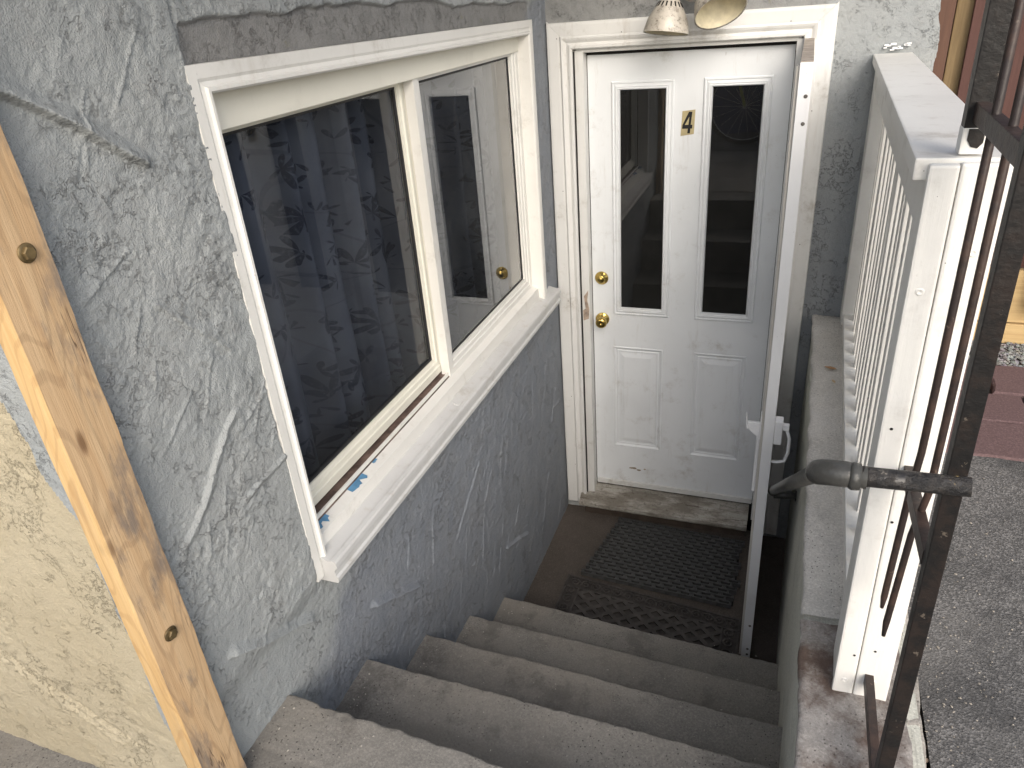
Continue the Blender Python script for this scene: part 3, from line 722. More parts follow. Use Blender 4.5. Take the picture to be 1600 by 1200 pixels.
def plate(name, pts, put, h0, h1, mat, parent):
    bm = bmesh.new(); A = [bm.verts.new(put(a, b, h0)) for a, b in pts]; B = [bm.verts.new(put(a, b, h1)) for a, b in pts]; n = len(pts)
    for i in range(n): bm.faces.new((A[i], A[(i+1) % n], B[(i+1) % n], B[i]))
    bm.faces.new(B); bm.faces.new(A[::-1]); return frombm(name, bm, mat, parent)
# filler patch on the sill
zs = lambda x, y: 1.2225-x*.28+.0035-.012*(y+1.962)/1.837
pp = []
for a in range(20):
    t = 2*math.pi*a/20; ex = abs(math.cos(t))**.5*math.copysign(1, math.cos(t)); ey = abs(math.sin(t))**.5*math.copysign(1, math.sin(t)); pp.append((-1.10+.105*ey, .021+.0155*ex))
plate('filler_patch', pp, lambda a, b, h: (b, a, zs(b, a)-.004+h), 0, .0028, M_SILL, sill)
def jag(cy, L, hh, sd):
    r = random.Random(sd); n = 9; up = [(cy-L/2+L*i/n, r.uniform(.3, 1)*hh) for i in range(n+1)]; return [(cy-L/2, 0)]+[(a, b) for a, b in up]+[(cy+L/2, 0)]
for cy, L, hh, sd in ((-1.895, .07, .013, 3), (-1.72, .075, .011, 5), (-1.62, .02, .006, 7)):
    plate('peeled_patch', jag(cy, L, hh, sd), lambda a, b, h: (-.033+b*1.9+.0005, a, 1.2625-b*1.9*.276+h), 0, .0006, M_BLUE, win)
# curtain behind the glass: a thing of its own
nu_, nv_ = 260, 6; Vc = []; Fc = []
for i in range(nu_+1):
    y = -2.0+1.85*i/nu_
    x = -.225+.040*math.sin(y*44+1.3*math.sin(y*5))+.012*math.sin(y*71+2)
    for j in range(nv_+1): Vc.append((x*(1)+.004*math.sin(j*1.3+y*9), y, 1.10+1.25*j/nv_))
for i in range(nu_):
    for j in range(nv_): a = i*(nv_+1)+j; Fc.append((a, a+nv_+1, a+nv_+2, a+1))
tag(raw('curtain', Vc, Fc, M_CURT, None, True), 'navy curtain printed with dark leaves hanging behind the window glass', 'curtain')

# ---- door frame
puty = lambda a, b, h: (a, -h, b)
dprof = [(0, -.06), (0, .014), (.004, .018), (.012, .018), (.016, .011), (.024, .009), (.034, .016), (.042, .019), (.050, .012), (.056, .013), (.090, .015), (.099, .014), (.102, .010), (.102, -.02)]
fl = tag(bpy.data.objects.new('door_frame', None)); C.objects.link(fl); fl.location = (.53, 0, 0); adopt(fl, house)
def leg(name, a, b, mit0, mit1, pr=dprof, put=puty, mat=M_TRIM):
    """straight casing piece between 2D points; mit0/mit1 = tan of end cut, outward offset is to the left"""
    a = Vector(a); b = Vector(b); d = (b-a).normalized(); nn = Vector((-d.y, d.x)); bm = bmesh.new()
    A = [bm.verts.new(put(*(a+nn*o-d*(o*mit0+.0)), h)) for o, h in pr]; B = [bm.verts.new(put(*(b+nn*o+d*(o*mit1)), h)) for o, h in pr]
    for i in range(len(pr)-1): bm.faces.new((A[i], A[i+1], B[i+1], B[i]))
    bm.faces.new(A); bm.faces.new(B[::-1]); o_ = frombm(name, bm, mat, fl); return o_
ip = [(.104, -.035), (.104, 2.149), (.948, 2.149), (.948, -.055)]
leg('casing', ip[0], ip[1], 0, 1); leg('casing', (ip[1][0]+.0008, ip[1][1]), (ip[2][0]-.0008, ip[2][1]), 1, 1, [(o*.94, h) for o, h in dprof]); leg('casing', ip[2], ip[3], 1, 0)
# jamb, stop, head
box('jamb', .1085, .143, .004, .060, .02, 2.142, M_TRIM, fl, .002)
box('jamb', .926, .948, .004, .060, .0, 2.142, M_TRIM, fl, .002)
box('head_stop', .112, .94, .006, .052, 2.134, 2.1475, M_TRIM, fl, .002)
box('rabbet', .10, .96, .06, .075, -.05, 2.16, M_BLACKGAP, fl, 0)
box('head_gap', .146, .924, .044, .0543, 2.121, 2.1335, M_BLACKGAP, fl, 0)
box('side_gap', .1043, .1082, -.004, .012, .02, 2.14, M_BLACKGAP, fl, 0)

for (x, z) in ((.045, 2.19), (.30, 2.2), (.62, 2.21), (.90, 2.2), (.045, 1.6), (.05, 1.1), (.045, .6), (.05, .2), (1.0, 1.9), (1.01, 1.4)):
    lathe('nail_hole', [(0, 0), (.0003, .0016), (.0005, .002)], (x, -.0155, z), (0, -1, 0), M_STEEL, fl, 8)
# threshold
prof_x = [(.075, .052), (.05, .050), (-.055, .004), (-.063, .0), (-.064, -.016), (-.058, -.026), (.0, -.03), (.075, -.03)]
bm = bmesh.new()
nx = 40; rings = []
for i in range(nx+1):
    x = .076+(.912-.076)*i/nx; rings.append([bm.verts.new((x, y+.0006*math.sin(i*1.7), z+.0006*math.sin(i*2.3+y*30))) for y, z in prof_x])
n = len(prof_x)
for A, B in zip(rings, rings[1:]):
    for j in range(n): bm.faces.new((A[j], A[(j+1) % n], B[(j+1) % n], B[j]))
bm.faces.new(rings[0]); bm.faces.new(rings[-1][::-1])
frombm('threshold', bm, M_THR, fl)
box('threshold_base', .10, .90, -.035, .07, -.10, -.031, simple('rotten_wood', (.06, .045, .035), .9), fl, .004)

# ---- entry door
dr = tag(bpy.data.objects.new('door', None)); C.objects.link(dr); dr.location = (.53, .055, .06); adopt(dr, house)
DY = .055
liteL = (.244, .493, 1.022, 2.020); liteR = (.606, .857, 1.022, 2.020)
panL = (.239, .471, .302, .857); panR = (.612, .843, .298, .857)
xs = [.1465, .241, .495, .604, .859, .9235]
Xc = sorted({.1465, .9235, *liteL[:2], *liteR[:2], *panL[:2], *panR[:2]}); Zc = sorted({.065, 2.131, liteL[2], liteL[3], panL[2], panL[3], panR[2]})
Vd = [(x, DY, z) for x in Xc for z in Zc]; Fd = []
inr = lambda x, z, r: r[0] < x < r[1] and r[2] < z < r[3]
for i in range(len(Xc)-1):
    for j in range(len(Zc)-1):
        cx, cz = (Xc[i]+Xc[i+1])/2, (Zc[j]+Zc[j+1])/2
        if any(inr(cx, cz, r) for r in (liteL, liteR, panL, panR)): continue
        n = len(Zc); Fd.append((i*n+j, (i+1)*n+j, (i+1)*n+j+1, i*n+j+1))
b = len(Vd)
Vd += [(.1465, DY, .065), (.1465, DY, 2.131), (.1465, DY+.04, 2.131), (.1465, DY+.04, .065), (.9235, DY, .065), (.9235, DY, 2.131), (.9235, DY+.04, 2.131), (.9235, DY+.04, .065)]
Fd += [(b, b+3, b+2, b+1), (b+4, b+5, b+6, b+7), (b+1, b+2, b+6, b+5), (b, b+4, b+7, b+3)]
slab = raw('door_slab', Vd, Fd, M_DOOR, dr)
def ring(name, r, prof, mat, parent):
    x0, x1, z0, z1 = r
    return mitre_obj(name, [(x0, z0), (x0, z1), (x1, z1), (x1, z0)], [(-o, h) for o, h in prof], lambda a, b_, h: (a, DY-h, b_), mat, parent, True)
lite_prof = [(0, 0), (0, .0045), (.003, .0085), (.007, .009), (.010, .006), (.014, .0075), (.020, .0105), (.024, .009), (.027, .0115), (.030, .010), (.0325, .002), (.034, -.006)]
pan_prof = [(0, 0), (.002, .0028), (.005, .0035), (.009, .0008), (.014, -.004), (.018, -.0045), (.022, -.001), (.026, -.003), (.032, -.003), (.052, .0015), (.0522, .0018)]
for r in (liteL, liteR):
    f_ = ring('pane_frame', r, lite_prof, M_DOOR, dr)
    raw('pane', [(r[0]+.033, DY+.004, r[2]+.033), (r[1]-.033, DY+.004, r[2]+.033), (r[1]-.033, DY+.004, r[3]-.033), (r[0]+.033, DY+.004, r[3]-.033)], [(0, 1, 2, 3)], M_GLASSD, f_)
for r in (panL, panR):
    f_ = ring('raised_panel', r, pan_prof, M_DOOR, dr)
    raw('panel_field', [(r[0]+.0522, DY-.0018, r[2]+.0522), (r[1]-.0522, DY-.0018, r[2]+.0522), (r[1]-.0522, DY-.0018, r[3]-.0522), (r[0]+.0522, DY-.0018, r[3]-.0522)], [(0, 1, 2, 3)], M_DOOR, f_)
box('door_sweep', .15, .921, .043, .0545, .066, .094, M_TRIM, dr, .002)
kn = lathe('door_knob', [(0, .0), (0, .031), (.004, .032), (.008, .028), (.010, .013), (.028, .011), (.034, .018), (.045, .0255), (.056, .026), (.064, .021), (.067, .013), (.066, .006), (.064, 0)], (.190, DY, .992), (.12, -1, .05), M_BRASS, dr)
lathe('deadbolt', [(0, 0), (0, .030), (.006, .031), (.010, .028), (.014, .019), (.024, .0175), (.026, .014), (.025, .006), (.027, .004), (.027, 0)], (.190, DY, 1.194), (0, -1, 0), M_BRASS, dr)
st = plate('number_sticker', [(.5215, 1.807), (.5735, 1.814), (.5765, 1.906), (.5265, 1.901)], lambda a, b_, h: (a, DY-h, b_), .0002, .0011, M_STICK, dr)
fz = lambda a, b_: (.527+a*.040, 1.817+b_*.081)
four = [(.78, 0), (.52, 0), (.56, .22), (.0, .22), (.03, .40), (.62, 1.0), (.95, 1.0), (.83, .40), (1.0, .40), (.97, .22), (.81, .22)]
four_in = [(.26, .40), (.60, .40), (.68, .78)]
# number 4 as flat printed shape with an open counter
def num4():
    bm = bmesh.new(); O = [bm.verts.new((fz(*p)[0], DY-.0014, fz(*p)[1])) for p in four]; I = [bm.verts.new((fz(*p)[0], DY-.0014, fz(*p)[1])) for p in four_in]
    for q in ((O[0], O[1], O[2], O[10]), (O[2], O[3], O[4], I[0]), (O[2], I[0], I[1]), (O[10], O[2], I[1], O[7]), (O[10], O[7], O[8], O[9]), (O[4], O[5], I[2], I[0]), (O[5], O[6], I[2]), (O[6], O[7], I[1], I[2])):
        bm.faces.new(q)
    return frombm('numeral', bm, M_BLK, st)
num4()
for (x, z, r_, sx) in ((.335, .175, .010, 2.0), (.365, .168, .008, 1.6), (.395, .178, .006, 1.2)):
    pts = [(x+r_*sx*math.cos(t)*random.uniform(.7, 1.1), z+r_*math.sin(t)*random.uniform(.4, .9)) for t in [i*.52 for i in range(12)]]
    plate('worn_spot', pts, lambda a, b_, h: (a, DY-h, b_), .0001, .0007, simple('bare_primer', (.34, .28, .20), .8, var=.5), dr)
# splintered strike area on jamb
plate('splintered_wood', [(.113, 1.00), (.138, 1.01), (.141, 1.06), (.132, 1.10), (.139, 1.15), (.118, 1.12), (.124, 1.06), (.112, 1.05)], lambda a, b_, h: (a, .004-h, b_), .0002, .0014, simple('split_wood', (.36, .28, .22), .8, var=.5), fl)

# ---- storm door, folded out towards the viewer
sdr = tag(bpy.data.objects.new('storm_door', None)); C.objects.link(sdr); sdr.location = (.96, -.02, -.06); adopt(sdr, house)
bm = bmesh.new()
X0, X1 = .950, .984; YN, YF = -.812, -.012; ZB, ZT = -.055, 2.139
boxbm(bm, X0, X1, YN, YN+.055, ZB, ZT-.0, .0015); boxbm(bm, X0, X1, YF-.055, YF, ZB, ZT, .0015)
boxbm(bm, X0+.001, X1-.001, YN+.054, YF-.054, ZB, ZB+.18, 0); boxbm(bm, X0+.001, X1-.001, YN+.054, YF-.054, ZT-.07, ZT-.001, 0); boxbm(bm, X0+.001, X1-.001, YN+.054, YF-.054, .83, .90, 0)
frombm('storm_frame', bm, M_STORM, sdr)
box('kick_panel', .963, .971, YN+.05, YF-.05, ZB+.17, .84, M_STORM, sdr, 0)
raw('pane', [(.967, YN+.05, .89), (.967, YF-.05, .89), (.967, YF-.05, 2.08), (.967, YN+.05, 2.08)], [(0, 1, 2, 3)], M_GLASSD, sdr)
box('top_cap', X0+.001, X1-.001, YN+.003, YF, ZT+.0005, ZT+.003, simple('dusty_taupe', (.36, .31, .26), .8, var=.3), sdr, 0)
box('edge_strip', X0-.0085, X0-.0005, YN+.012, YN+.05, ZB, ZT-.01, M_GRIME, sdr, .001)
box('closer_strip', X0-.020, X0-.010, YN+.03, YN+.045, .735, .965, M_VWHITE, sdr, .001)
for z in (2.055, 1.985, .12, -.005, -.035): lathe('screw', [(0, 0), (0, .0052), (.001, .005), (.0018, .003), (.0005, 0)], (.972, YN-.0005, z), (0, -1, 0), M_STEEL, sdr, 12)
hd = box('handle', X1, X1+.026, YN+.005, YN+.045, .955, 1.045, M_VWHITE, sdr, .004)
tube('pull', [(X1+.022, YN+.025, 1.015), (X1+.040, YN+.022, 1.005), (X1+.050, YN+.02, .975), (X1+.050, YN+.02, .92), (X1+.042, YN+.02, .885), (X1+.020, YN+.02, .878), (X1, YN+.02, .878)], .0055, M_VWHITE, hd, 8)
box('push_button', X1+.024, X1+.046, YN+.015, YN+.035, 1.007, 1.027, M_VWHITE, hd, .003)
lt = box('latch', X0-.012, X0-.008, YN+.01, YN+.05, .965, 1.055, M_VWHITE, sdr, .002)
bm = bmesh.new(); boxbm(bm, X0-.052, X0-.012, YN+.015, YN+.030, 1.007, 1.025, .002); hexa(bm, [(X0-.056, YN+.012, 1.000), (X0-.050, YN+.012, 1.000), (X0-.050, YN+.034, 1.000), (X0-.056, YN+.034, 1.000), (X0-.060, YN+.012, 1.055), (X0-.057, YN+.012, 1.055), (X0-.057, YN+.034, 1.055), (X0-.060, YN+.034, 1.055)], .001)
hexa(bm, [(X0-.034, YN+.016, 0.983), (X0-.012, YN+.016, 0.971), (X0-.012, YN+.03, 0.971), (X0-.034, YN+.03, 0.983), (X0-.052, YN+.016, 1.007), (X0-.012, YN+.016, 1.007), (X0-.012, YN+.03, 1.007), (X0-.052, YN+.03, 1.007)], .001)
frombm('latch_lever', bm, M_VWHITE, lt)

# ------------------------------------------------------------------ twin lamp over the door
lamp = thing('twin_spotlight', 'aged cream twin bullet spotlight fixed above the white door', 'lamp', (.56, 0, 2.33))
lathe('mount_plate', [(0, 0), (0, .05), (.02, .05), (.03, .035), (.06, .03), (.062, 0)], (.575, -.012, 2.345), (0, -1, 0), M_LAMP, lamp)
tube('arm', [(.57, -.05, 2.345), (.55, -.10, 2.35), (.515, -.16, 2.335)], .012, M_LAMP, lamp)
tube('arm', [(.58, -.05, 2.345), (.605, -.10, 2.35), (.63, -.13, 2.35)], .012, M_LAMP, lamp)
lathe('swivel_cup', [(0, 0), (0, .026), (.022, .028), (.026, .022), (.026, 0)], (.575, -.11, 2.315), (0, -.3, -1), M_LAMP, lamp)
def shade(o, ax, R_, L_):
    prof = [(-.052, .020), (-.03, .026), (0, .028), (.006, .034), (L_*.3, R_*.66), (L_*.6, R_*.88), (L_*.85, R_*.97), (L_, R_), (L_+.002, R_+.002), (L_+.001, R_-.002)]
    s = lathe('lamp_shade', prof, o, ax, M_LAMP, lamp, 40)
    lathe('reflector', [(L_, R_-.0025), (L_*.85, R_*.97-.003), (L_*.6, R_*.88-.003), (L_*.3, R_*.66-.003), (.01, .030), (.008, 0)], o, ax, M_LAMPIN, s, 40)
    A = Vector(ax).normalized(); a = A.orthogonal().normalized(); b_ = A.cross(a)
    for k_ in range(18):
        t = 2*math.pi*k_/18; rd = a*math.cos(t)+b_*math.sin(t); tn = A.cross(rd)
        p0 = Vector(o)+A*.010+rd*(.0375); p1 = Vector(o)+A*(.026)+rd*(R_*.615)
        bm = bmesh.new(); w_ = .0022
        q = [p0-tn*w_, p1-tn*w_, p1+tn*w_, p0+tn*w_]
        A0 = [bm.verts.new(x-rd*.001) for x in q]; A1 = [bm.verts.new(x+rd*.0014) for x in q]
        for i in range(4): bm.faces.new((A0[i], A0[(i+1) % 4], A1[(i+1) % 4], A1[i]))
        bm.faces.new(A1); frombm('vent_slot', bm, M_BLACKGAP, s)
    return s
shade((.508, -.185, 2.300), (-.10, -.16, -1), .0775, .105)
shade((.640, -.160, 2.345), (.27, -.42, -.62), .086, .118)

# ------------------------------------------------------------------ timber post on the wall corner
tp = thing('timber_post', 'rough pine two by four bolted upright to the wall corner', 'post', (.02, -2.4, .98))
nz = 220; zz = np.linspace(.9, 2.75, nz)
bm = bmesh.new(); rings = []
for i, z in enumerate(zz):
    e = .0035*n1(z, 7, 11); g = .004*n1(z, 12, 14); c = .003+.003*(n1(z, 3, 19)+.5)
    pr = [(.004, -2.441+e), (.0405-c*.8, -2.443+e), (.0405, -2.443+e+c*1.1), (.0415, -2.40), (.0405, -2.3535+g), (.036, -2.350+g), (.004, -2.351)]
    rings.append([bm.verts.new((x+.0009*n1(z, 30, 31+q_), y, z)) for q_, (x, y) in enumerate(pr)])
for A, B in zip(rings, rings[1:]):
    for j in range(7): bm.faces.new((A[j], A[(j+1) % 7], B[(j+1) % 7], B[j]))
bm.faces.new(rings[0]); bm.faces.new(rings[-1][::-1])
po = frombm('timber', bm, M_WOOD, tp)
po.data.materials.append(M_WOODE)
for k_, p in enumerate(po.data.polygons):
    if p.center.y < -2.4385: p.material_index = 1
def bolt(y, z):
    b_ = lathe('lag_bolt', [(0, 0), (0, .0125), (.0015, .0135), (.003, .0125), (.0035, .0085)], (.0415, y, z), (1, 0, 0), M_ZINC, tp, 20)
    lathe('bolt_head', [(.003, .0095), (.0075, .0095), (.009, .008), (.009, 0)], (.0415, y, z), (1, 0, 0), M_ZINC, b_, 6, False)
bolt(-2.386, 2.10); bolt(-2.398, 1.43)
lathe('nail_hole', [(.0005, 0), (.0006, .004), (.0007, .0045), (.0003, .0047)], (.0415, -2.41, 2.155), (1, 0, 0), M_BLACKGAP, tp, 10)

# ------------------------------------------------------------------ white railing
rl = thing('white_railing', 'white painted wooden railing with square balusters above the stairwell ledge', 'railing', (1.2, -.95, 1.10))
SX = -.030; SZ = .018
def ryaw(x, y): return x+SX*(-y)
box('cap_board', 1.179, 1.300, -1.893, -.002, 2.050, 2.080, M_RAILW, rl, .003, sx=-.0330, sz=SZ)
box('top_rail', 1.197, 1.232, -1.86, -.01, 1.962, 2.0495, M_RAILW, rl, .002, sx=SX, sz=SZ)
box('bottom_rail', 1.200, 1.236, -1.86, -.01, 1.112, 1.150, M_RAILW, rl, .002, sx=-.025, sz=.004)
bal = None; bx0 = 1.2345
for k_ in range(17):
    y = -.15-.102*k_
    if bal is None:
        bm = bmesh.new(); boxbm(bm, 0, .036, -.019, .019, 0, .915, .0015); bal = frombm('baluster', bm, M_RAILW, rl); o = bal
    else:
        o = bal.copy(); C.objects.link(o); o.parent = rl; o.matrix_parent_inverse = bal.matrix_parent_inverse
    o.location = (bx0+SX*(-y)+random.uniform(-.001, .001), y, 1.117+SZ*(-y)*.6); o.rotation_euler = (0, random.uniform(-.004, .004), random.uniform(-.02, .02))
box('wall_post', 1.192, 1.258, -.10, -.004, 1.104, 2.049, M_POSTW, rl, .003)
box('end_post', 1.1925, 1.29, -1.873, -1.80, 1.09, 2.080, M_POSTW, rl, .003, sx=SX)
box('post_board', 1.190, 1.2268, -1.909, -1.8935, 1.080, 2.108, M_POSTW, rl, .004, sx=SX)
box('post_board', 1.2278, 1.287, -1.909, -1.8935, 1.078, 2.110, M_POSTW, rl, .004, sx=SX)
for (x, z, hole_) in ((1.152, 1.13, 0), (1.200, 1.14, 0), (1.150, 1.93, 0), (1.205, 1.99, 0), (1.176, 1.52, 1), (1.160, 1.20, 1), (1.193, 1.22, 1), (1.148, 1.70, 1)):
    if hole_: lathe('nail_hole', [(0, 0), (.0004, .0022), (.0006, .0026)], (x, -1.909, z), (0, -1, 0), M_BLACKGAP, rl, 8)
    else: lathe('painted_screw', [(0, 0), (.0002, .0018), (.0016, .0034), (.0016, .0048), (0, .0062)], (x, -1.909, z), (0, -1, 0), M_POSTW, rl, 14)
# caulk smear where cap meets wall
def smear():
    r = random.Random(2); bm = bmesh.new()
    for k_ in range(16):
        x = r.uniform(1.21, 1.285); z = 2.088+r.uniform(0, .022); s = r.uniform(.004, .010)
        hexa(bm, [(x-s, -.0135, z-s*.3), (x+s, -.0135, z-s*.25), (x+s, -.004, z-s*.3), (x-s, -.004, z-s*.3), (x-s*.8, -.0135, z+s*.3), (x+s*.9, -.0135, z+s*.25), (x+s, -.004, z+s*.3), (x-s, -.004, z+s*.3)], .001)
    return frombm('caulk_smear', bm, simple('white_caulk', (.82, .82, .82), .5, var=.03), rl, kind='stuff')
smear()

# ------------------------------------------------------------------ iron rail panel with pipe handrail
ir = thing('iron_railing', 'rusty black iron railing panel with grey pipe handrail running down the stairs', 'railing', (1.19, -2.15, 1.10))
def sq(name, x, y, z0, z1, s, mat, dx=0, dy=0, bev=.0015):
    bm = bmesh.new(); h = s/2
    hexa(bm, [(x-h, y-h, z0), (x+h, y-h, z0), (x+h, y+h, z0), (x-h, y+h, z0), (x-h+dx, y-h+dy, z1), (x+h+dx, y-h+dy, z1), (x+h+dx, y+h+dy, z1), (x-h+dx, y+h+dy, z1)], bev)
    return frombm(name, bm, mat, ir)
sq('iron_post', 1.182, -1.868, 2.118, 3.0, .027, M_IRON)
sq('painted_stub', 1.182, -1.868, 2.116, 2.150, .0284, M_POSTW)['label'] = 'white painted foot of the iron post'
plate_y = [(1.1745, 2.135), (1.180, 2.126), (1.188, 2.124), (1.1935, 2.131), (1.194, 2.149), (1.1745, 2.149)]
bm = bmesh.new(); A = [bm.verts.new((a, -1.8826, b)) for a, b in plate_y]; B = [bm.verts.new((a, -1.8836, b)) for a, b in plate_y]
for i in range(6): bm.faces.new((A[i], A[(i+1) % 6], B[(i+1) % 6], B[i]))
bm.faces.new(B); frombm('paint_run', bm, M_IRON, ir)
sq('iron_post', 1.1925, -2.15, 1.095, 3.0, .0225, M_IRON, -.012)
for nm, za, zb, xa in (('rail', 2.165, 2.170, 1.184), ('rail', 1.64, 1.62, 1.184), ('rail', 1.145, 1.145, 1.192)):
    bm = bmesh.new(); w_, t_ = .0075, .0125
    hexa(bm, [(xa-w_, -2.14, za-t_), (xa+w_, -2.14, za-t_), (xa+w_, -1.87, zb-t_), (xa-w_, -1.87, zb-t_), (xa-w_, -2.14, za+t_), (xa+w_, -2.14, za+t_), (xa+w_, -1.87, zb+t_), (xa-w_, -1.87, zb+t_)], .001)
    frombm(nm, bm, M_IRONB, ir)
tube('picket', [(1.182, -1.97, 3.0), (1.184, -1.97, 1.82), (1.184, -1.97, 1.70), (1.180, -1.97, 1.62), (1.176, -1.97, 1.41), (1.176, -1.97, 1.385)], [.0055]*5+[.003], M_IRONB, ir, 8)
tube('picket', [(1.182, -2.05, 3.0), (1.190, -2.04, 1.80), (1.190, -2.04, 1.68), (1.180, -2.04, 1.60), (1.173, -2.04, 1.42), (1.173, -2.04, 1.39)], [.0052]*5+[.003], M_IRONB, ir, 8)
# pipe
PZ = 1.768
tube('black_pipe', [(1.204, -2.168, PZ+.012), (1.10, -2.157, PZ+.001), (1.063, -2.155, PZ-.001)], [.0122, .0132, .0135], M_IRONP, ir, 20)
lathe('coupling', [(-.010, .0135), (-.010, .0155), (-.003, .0135), (-.003, .0178), (.006, .0185), (.010, .0165), (.010, .0135)], (1.080, -2.157, PZ-.001), (-1, 0, 0), M_PIPE, ir, 20)
el = [(1.082, -2.155, PZ-.001)]
for i in range(9):
    t = i/8*math.pi/2; el.append((1.066-.030*math.sin(t), -2.155+.030*(1-math.cos(t)), PZ-.001-.022*(1-math.cos(t))))
tube('elbow', el, [.0155]+[.0172]*9, M_PIPE, ir, 20)
pend = Vector((1.002, -.64, .648)); pst = Vector(el[-1])
hr = tube('grey_handrail', [pst+(pst-pend).normalized()*-.004, pst.lerp(pend, .5), pend, pend+Vector((.004, .012, -.014)), pend+Vector((.018, .018, -.022)), ], [.0135, .0145, .0165, .0160, .014], M_PIPE, ir, 20)
tube('wall_bracket', [pend+Vector((.006, -.005, -.014)), (1.088, -.63, .632)], .0125, M_PIPE, hr, 14)
lathe('rusty_flange', [(0, .02), (.006, .02), (.007, .012)], (1.0885, -.63, .632), (-1, 0, 0), M_IRON, hr, 16)

# ------------------------------------------------------------------ mats
def rubber_link_mat():
    t = thing('rubber_link_mat', 'black rubber link mat in front of the door threshold', 'mat', (.56, -.3, -.077))
    raw('hole_shade', [(.300, -.07, -.0745), (.895, -.10, -.0745), (.895, -.525, -.0745), (.235, -.495, -.0745)], [(0, 1, 2, 3)], M_BLACKGAP, t)  # black sheet painted in for the shade inside the link holes
    proto = None; cols = 12; rws = 19
    for r in range(rws):
        for c in range(cols):
            x = .318+.0565*c+(r % 2)*.028-.0046*r; y = -.080-.0232*r-.0028*c
            if x > .885: continue
            if proto is None:
                bm = bmesh.new()
                pts = []
                L, Wd = .029, .0093
                for sgn, yy in ((1, Wd), (-1, -Wd)):
                    boxbm(bm, -L, L, yy-.0025, yy+.0025, 0, .021, 0)
                boxbm(bm, -L+.0005, -L+.0095, -Wd-.0008, Wd+.0008, 0, .0195, 0); boxbm(bm, L-.0095, L-.0005, -Wd-.0008, Wd+.0008, 0, .0195, 0)
                proto = frombm('link', bm, M_RUBBER, t); o = proto
            else:
                o = proto.copy(); C.objects.link(o); o.parent = t; o.matrix_parent_inverse = proto.matrix_parent_inverse
            o.location = (x, y, -.076+random.uniform(0, .0015)); o.rotation_euler = (0, 0, random.uniform(-.05, .05)-.03); o.scale = (random.uniform(.95, 1.06), 1, 1)
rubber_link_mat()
def scroll_mat():
    t = thing('scroll_doormat', 'brown rubber doormat with scroll border and diamond lattice beside the lowest step', 'mat', (.55, -.68, -.077))
    x0, x1, ya, yb = .150, .935, -.525, -.98
    sk = -.075
    def P_(x, y): return (x, y+sk*(x-x0)/(x1-x0), 0)
    bz = -.074
    def poly(bm, pts, h):
        A = [bm.verts.new((*P_(*p)[:2], bz)) for p in pts]; B = [bm.verts.new((*P_(*p)[:2], bz+h)) for p in pts]; n = len(pts)
        for i in range(n): bm.faces.new((A[i], A[(i+1) % n], B[(i+1) % n], B[i]))
        bm.faces.new(B)
    b_ = .075
    # frame
    bm = bmesh.new(); poly(bm, [(x0, yb), (x1, yb), (x1, ya), (x0, ya)], .003); frombm('backing', bm, simple('dark_mat_backing', (.050, .044, .040), .8), t)
    bm = bmesh.new()
    for a in ((x0, x1, ya-.008, ya), (x0, x1, ya-b_, ya-b_+.007), (x0, x0+.008, yb, ya-.008), (x1-.008, x1, yb, ya-.008), (x0+b_-.007, x0+b_, yb, ya-b_), (x1-b_, x1-b_+.007, yb, ya-b_)):
        poly(bm, [(a[0], a[2]), (a[1], a[2]), (a[1], a[3]), (a[0], a[3])], .0085)
    frombm('border', bm, M_BRMAT, t)
    def spiral(cx, cy, r0, turns, flip, start):
        pts = []
        for i in range(26):
            f = i/25; a = start+flip*f*turns*2*math.pi; r = r0*(1-f*.82); X, Y, _ = P_(cx+r*math.cos(a), cy+r*math.sin(a)); pts.append((X, Y, bz+.0075))
        return pts
    n = 0; x = x0+.045
    while x < x1-.03:
        tube('scroll', spiral(x, ya-.040, .023, 1.4, 1 if n % 2 else -1, .6 if n % 2 else 2.6), .0038, M_BRMAT, t, 6)
        if x+.045 < x1-.03:
            a = P_(x+.012, ya-.020); c = P_(x+.030, ya-.055)
            tube('scroll_stem', [(a[0], a[1], bz+.005), ((a[0]+c[0])/2+.006, (a[1]+c[1])/2+.004, bz+.005), (c[0], c[1], bz+.005)], .003, M_BRMAT, t, 6)
        x += .0505; n += 1
    for sx_ in (x0+.040, x1-.040):
        yy = ya-b_-.02; k_ = 0
        while yy > yb+.05:
            tube('scroll', spiral(sx_, yy, .024, 1.4, 1 if k_ % 2 else -1, 1.2 if k_ % 2 else 4.2), .0038, M_BRMAT, t, 6); yy -= .055; k_ += 1
    # diamond lattice
    xa, xb, yt, yl = x0+b_, x1-b_, ya-b_, yb; p_ = .078; w_ = .0095
    def clip(c, d):   # line y = d*x + c clipped to box
        pts = []
        for X in (xa, xb):
            Y = d*X+c
            if yl <= Y <= yt: pts.append((X, Y))
        for Y in (yl, yt):
            X = (Y-c)/d
            if xa < X < xb: pts.append((X, Y))
        return pts[:2] if len(pts) >= 2 else None
    for d in (.8, -.8):
        c = -2.5
        while c < 2.5:
            q = clip(c, d)
            if q:
                (a0, a1), (b0, b1) = q; dx, dy = b0-a0, b1-a1; L = math.hypot(dx, dy)
                if L > .02:
                    nx_, ny_ = -dy/L*w_, dx/L*w_; bm = bmesh.new()
                    poly(bm, [(a0-nx_, a1-ny_), (b0-nx_, b1-ny_), (b0+nx_, b1+ny_), (a0+nx_, a1+ny_)], .011 if d > 0 else .0113)
                    frombm('lattice_bar', bm, M_BRMAT, t)
            c += p_*.8
scroll_mat()

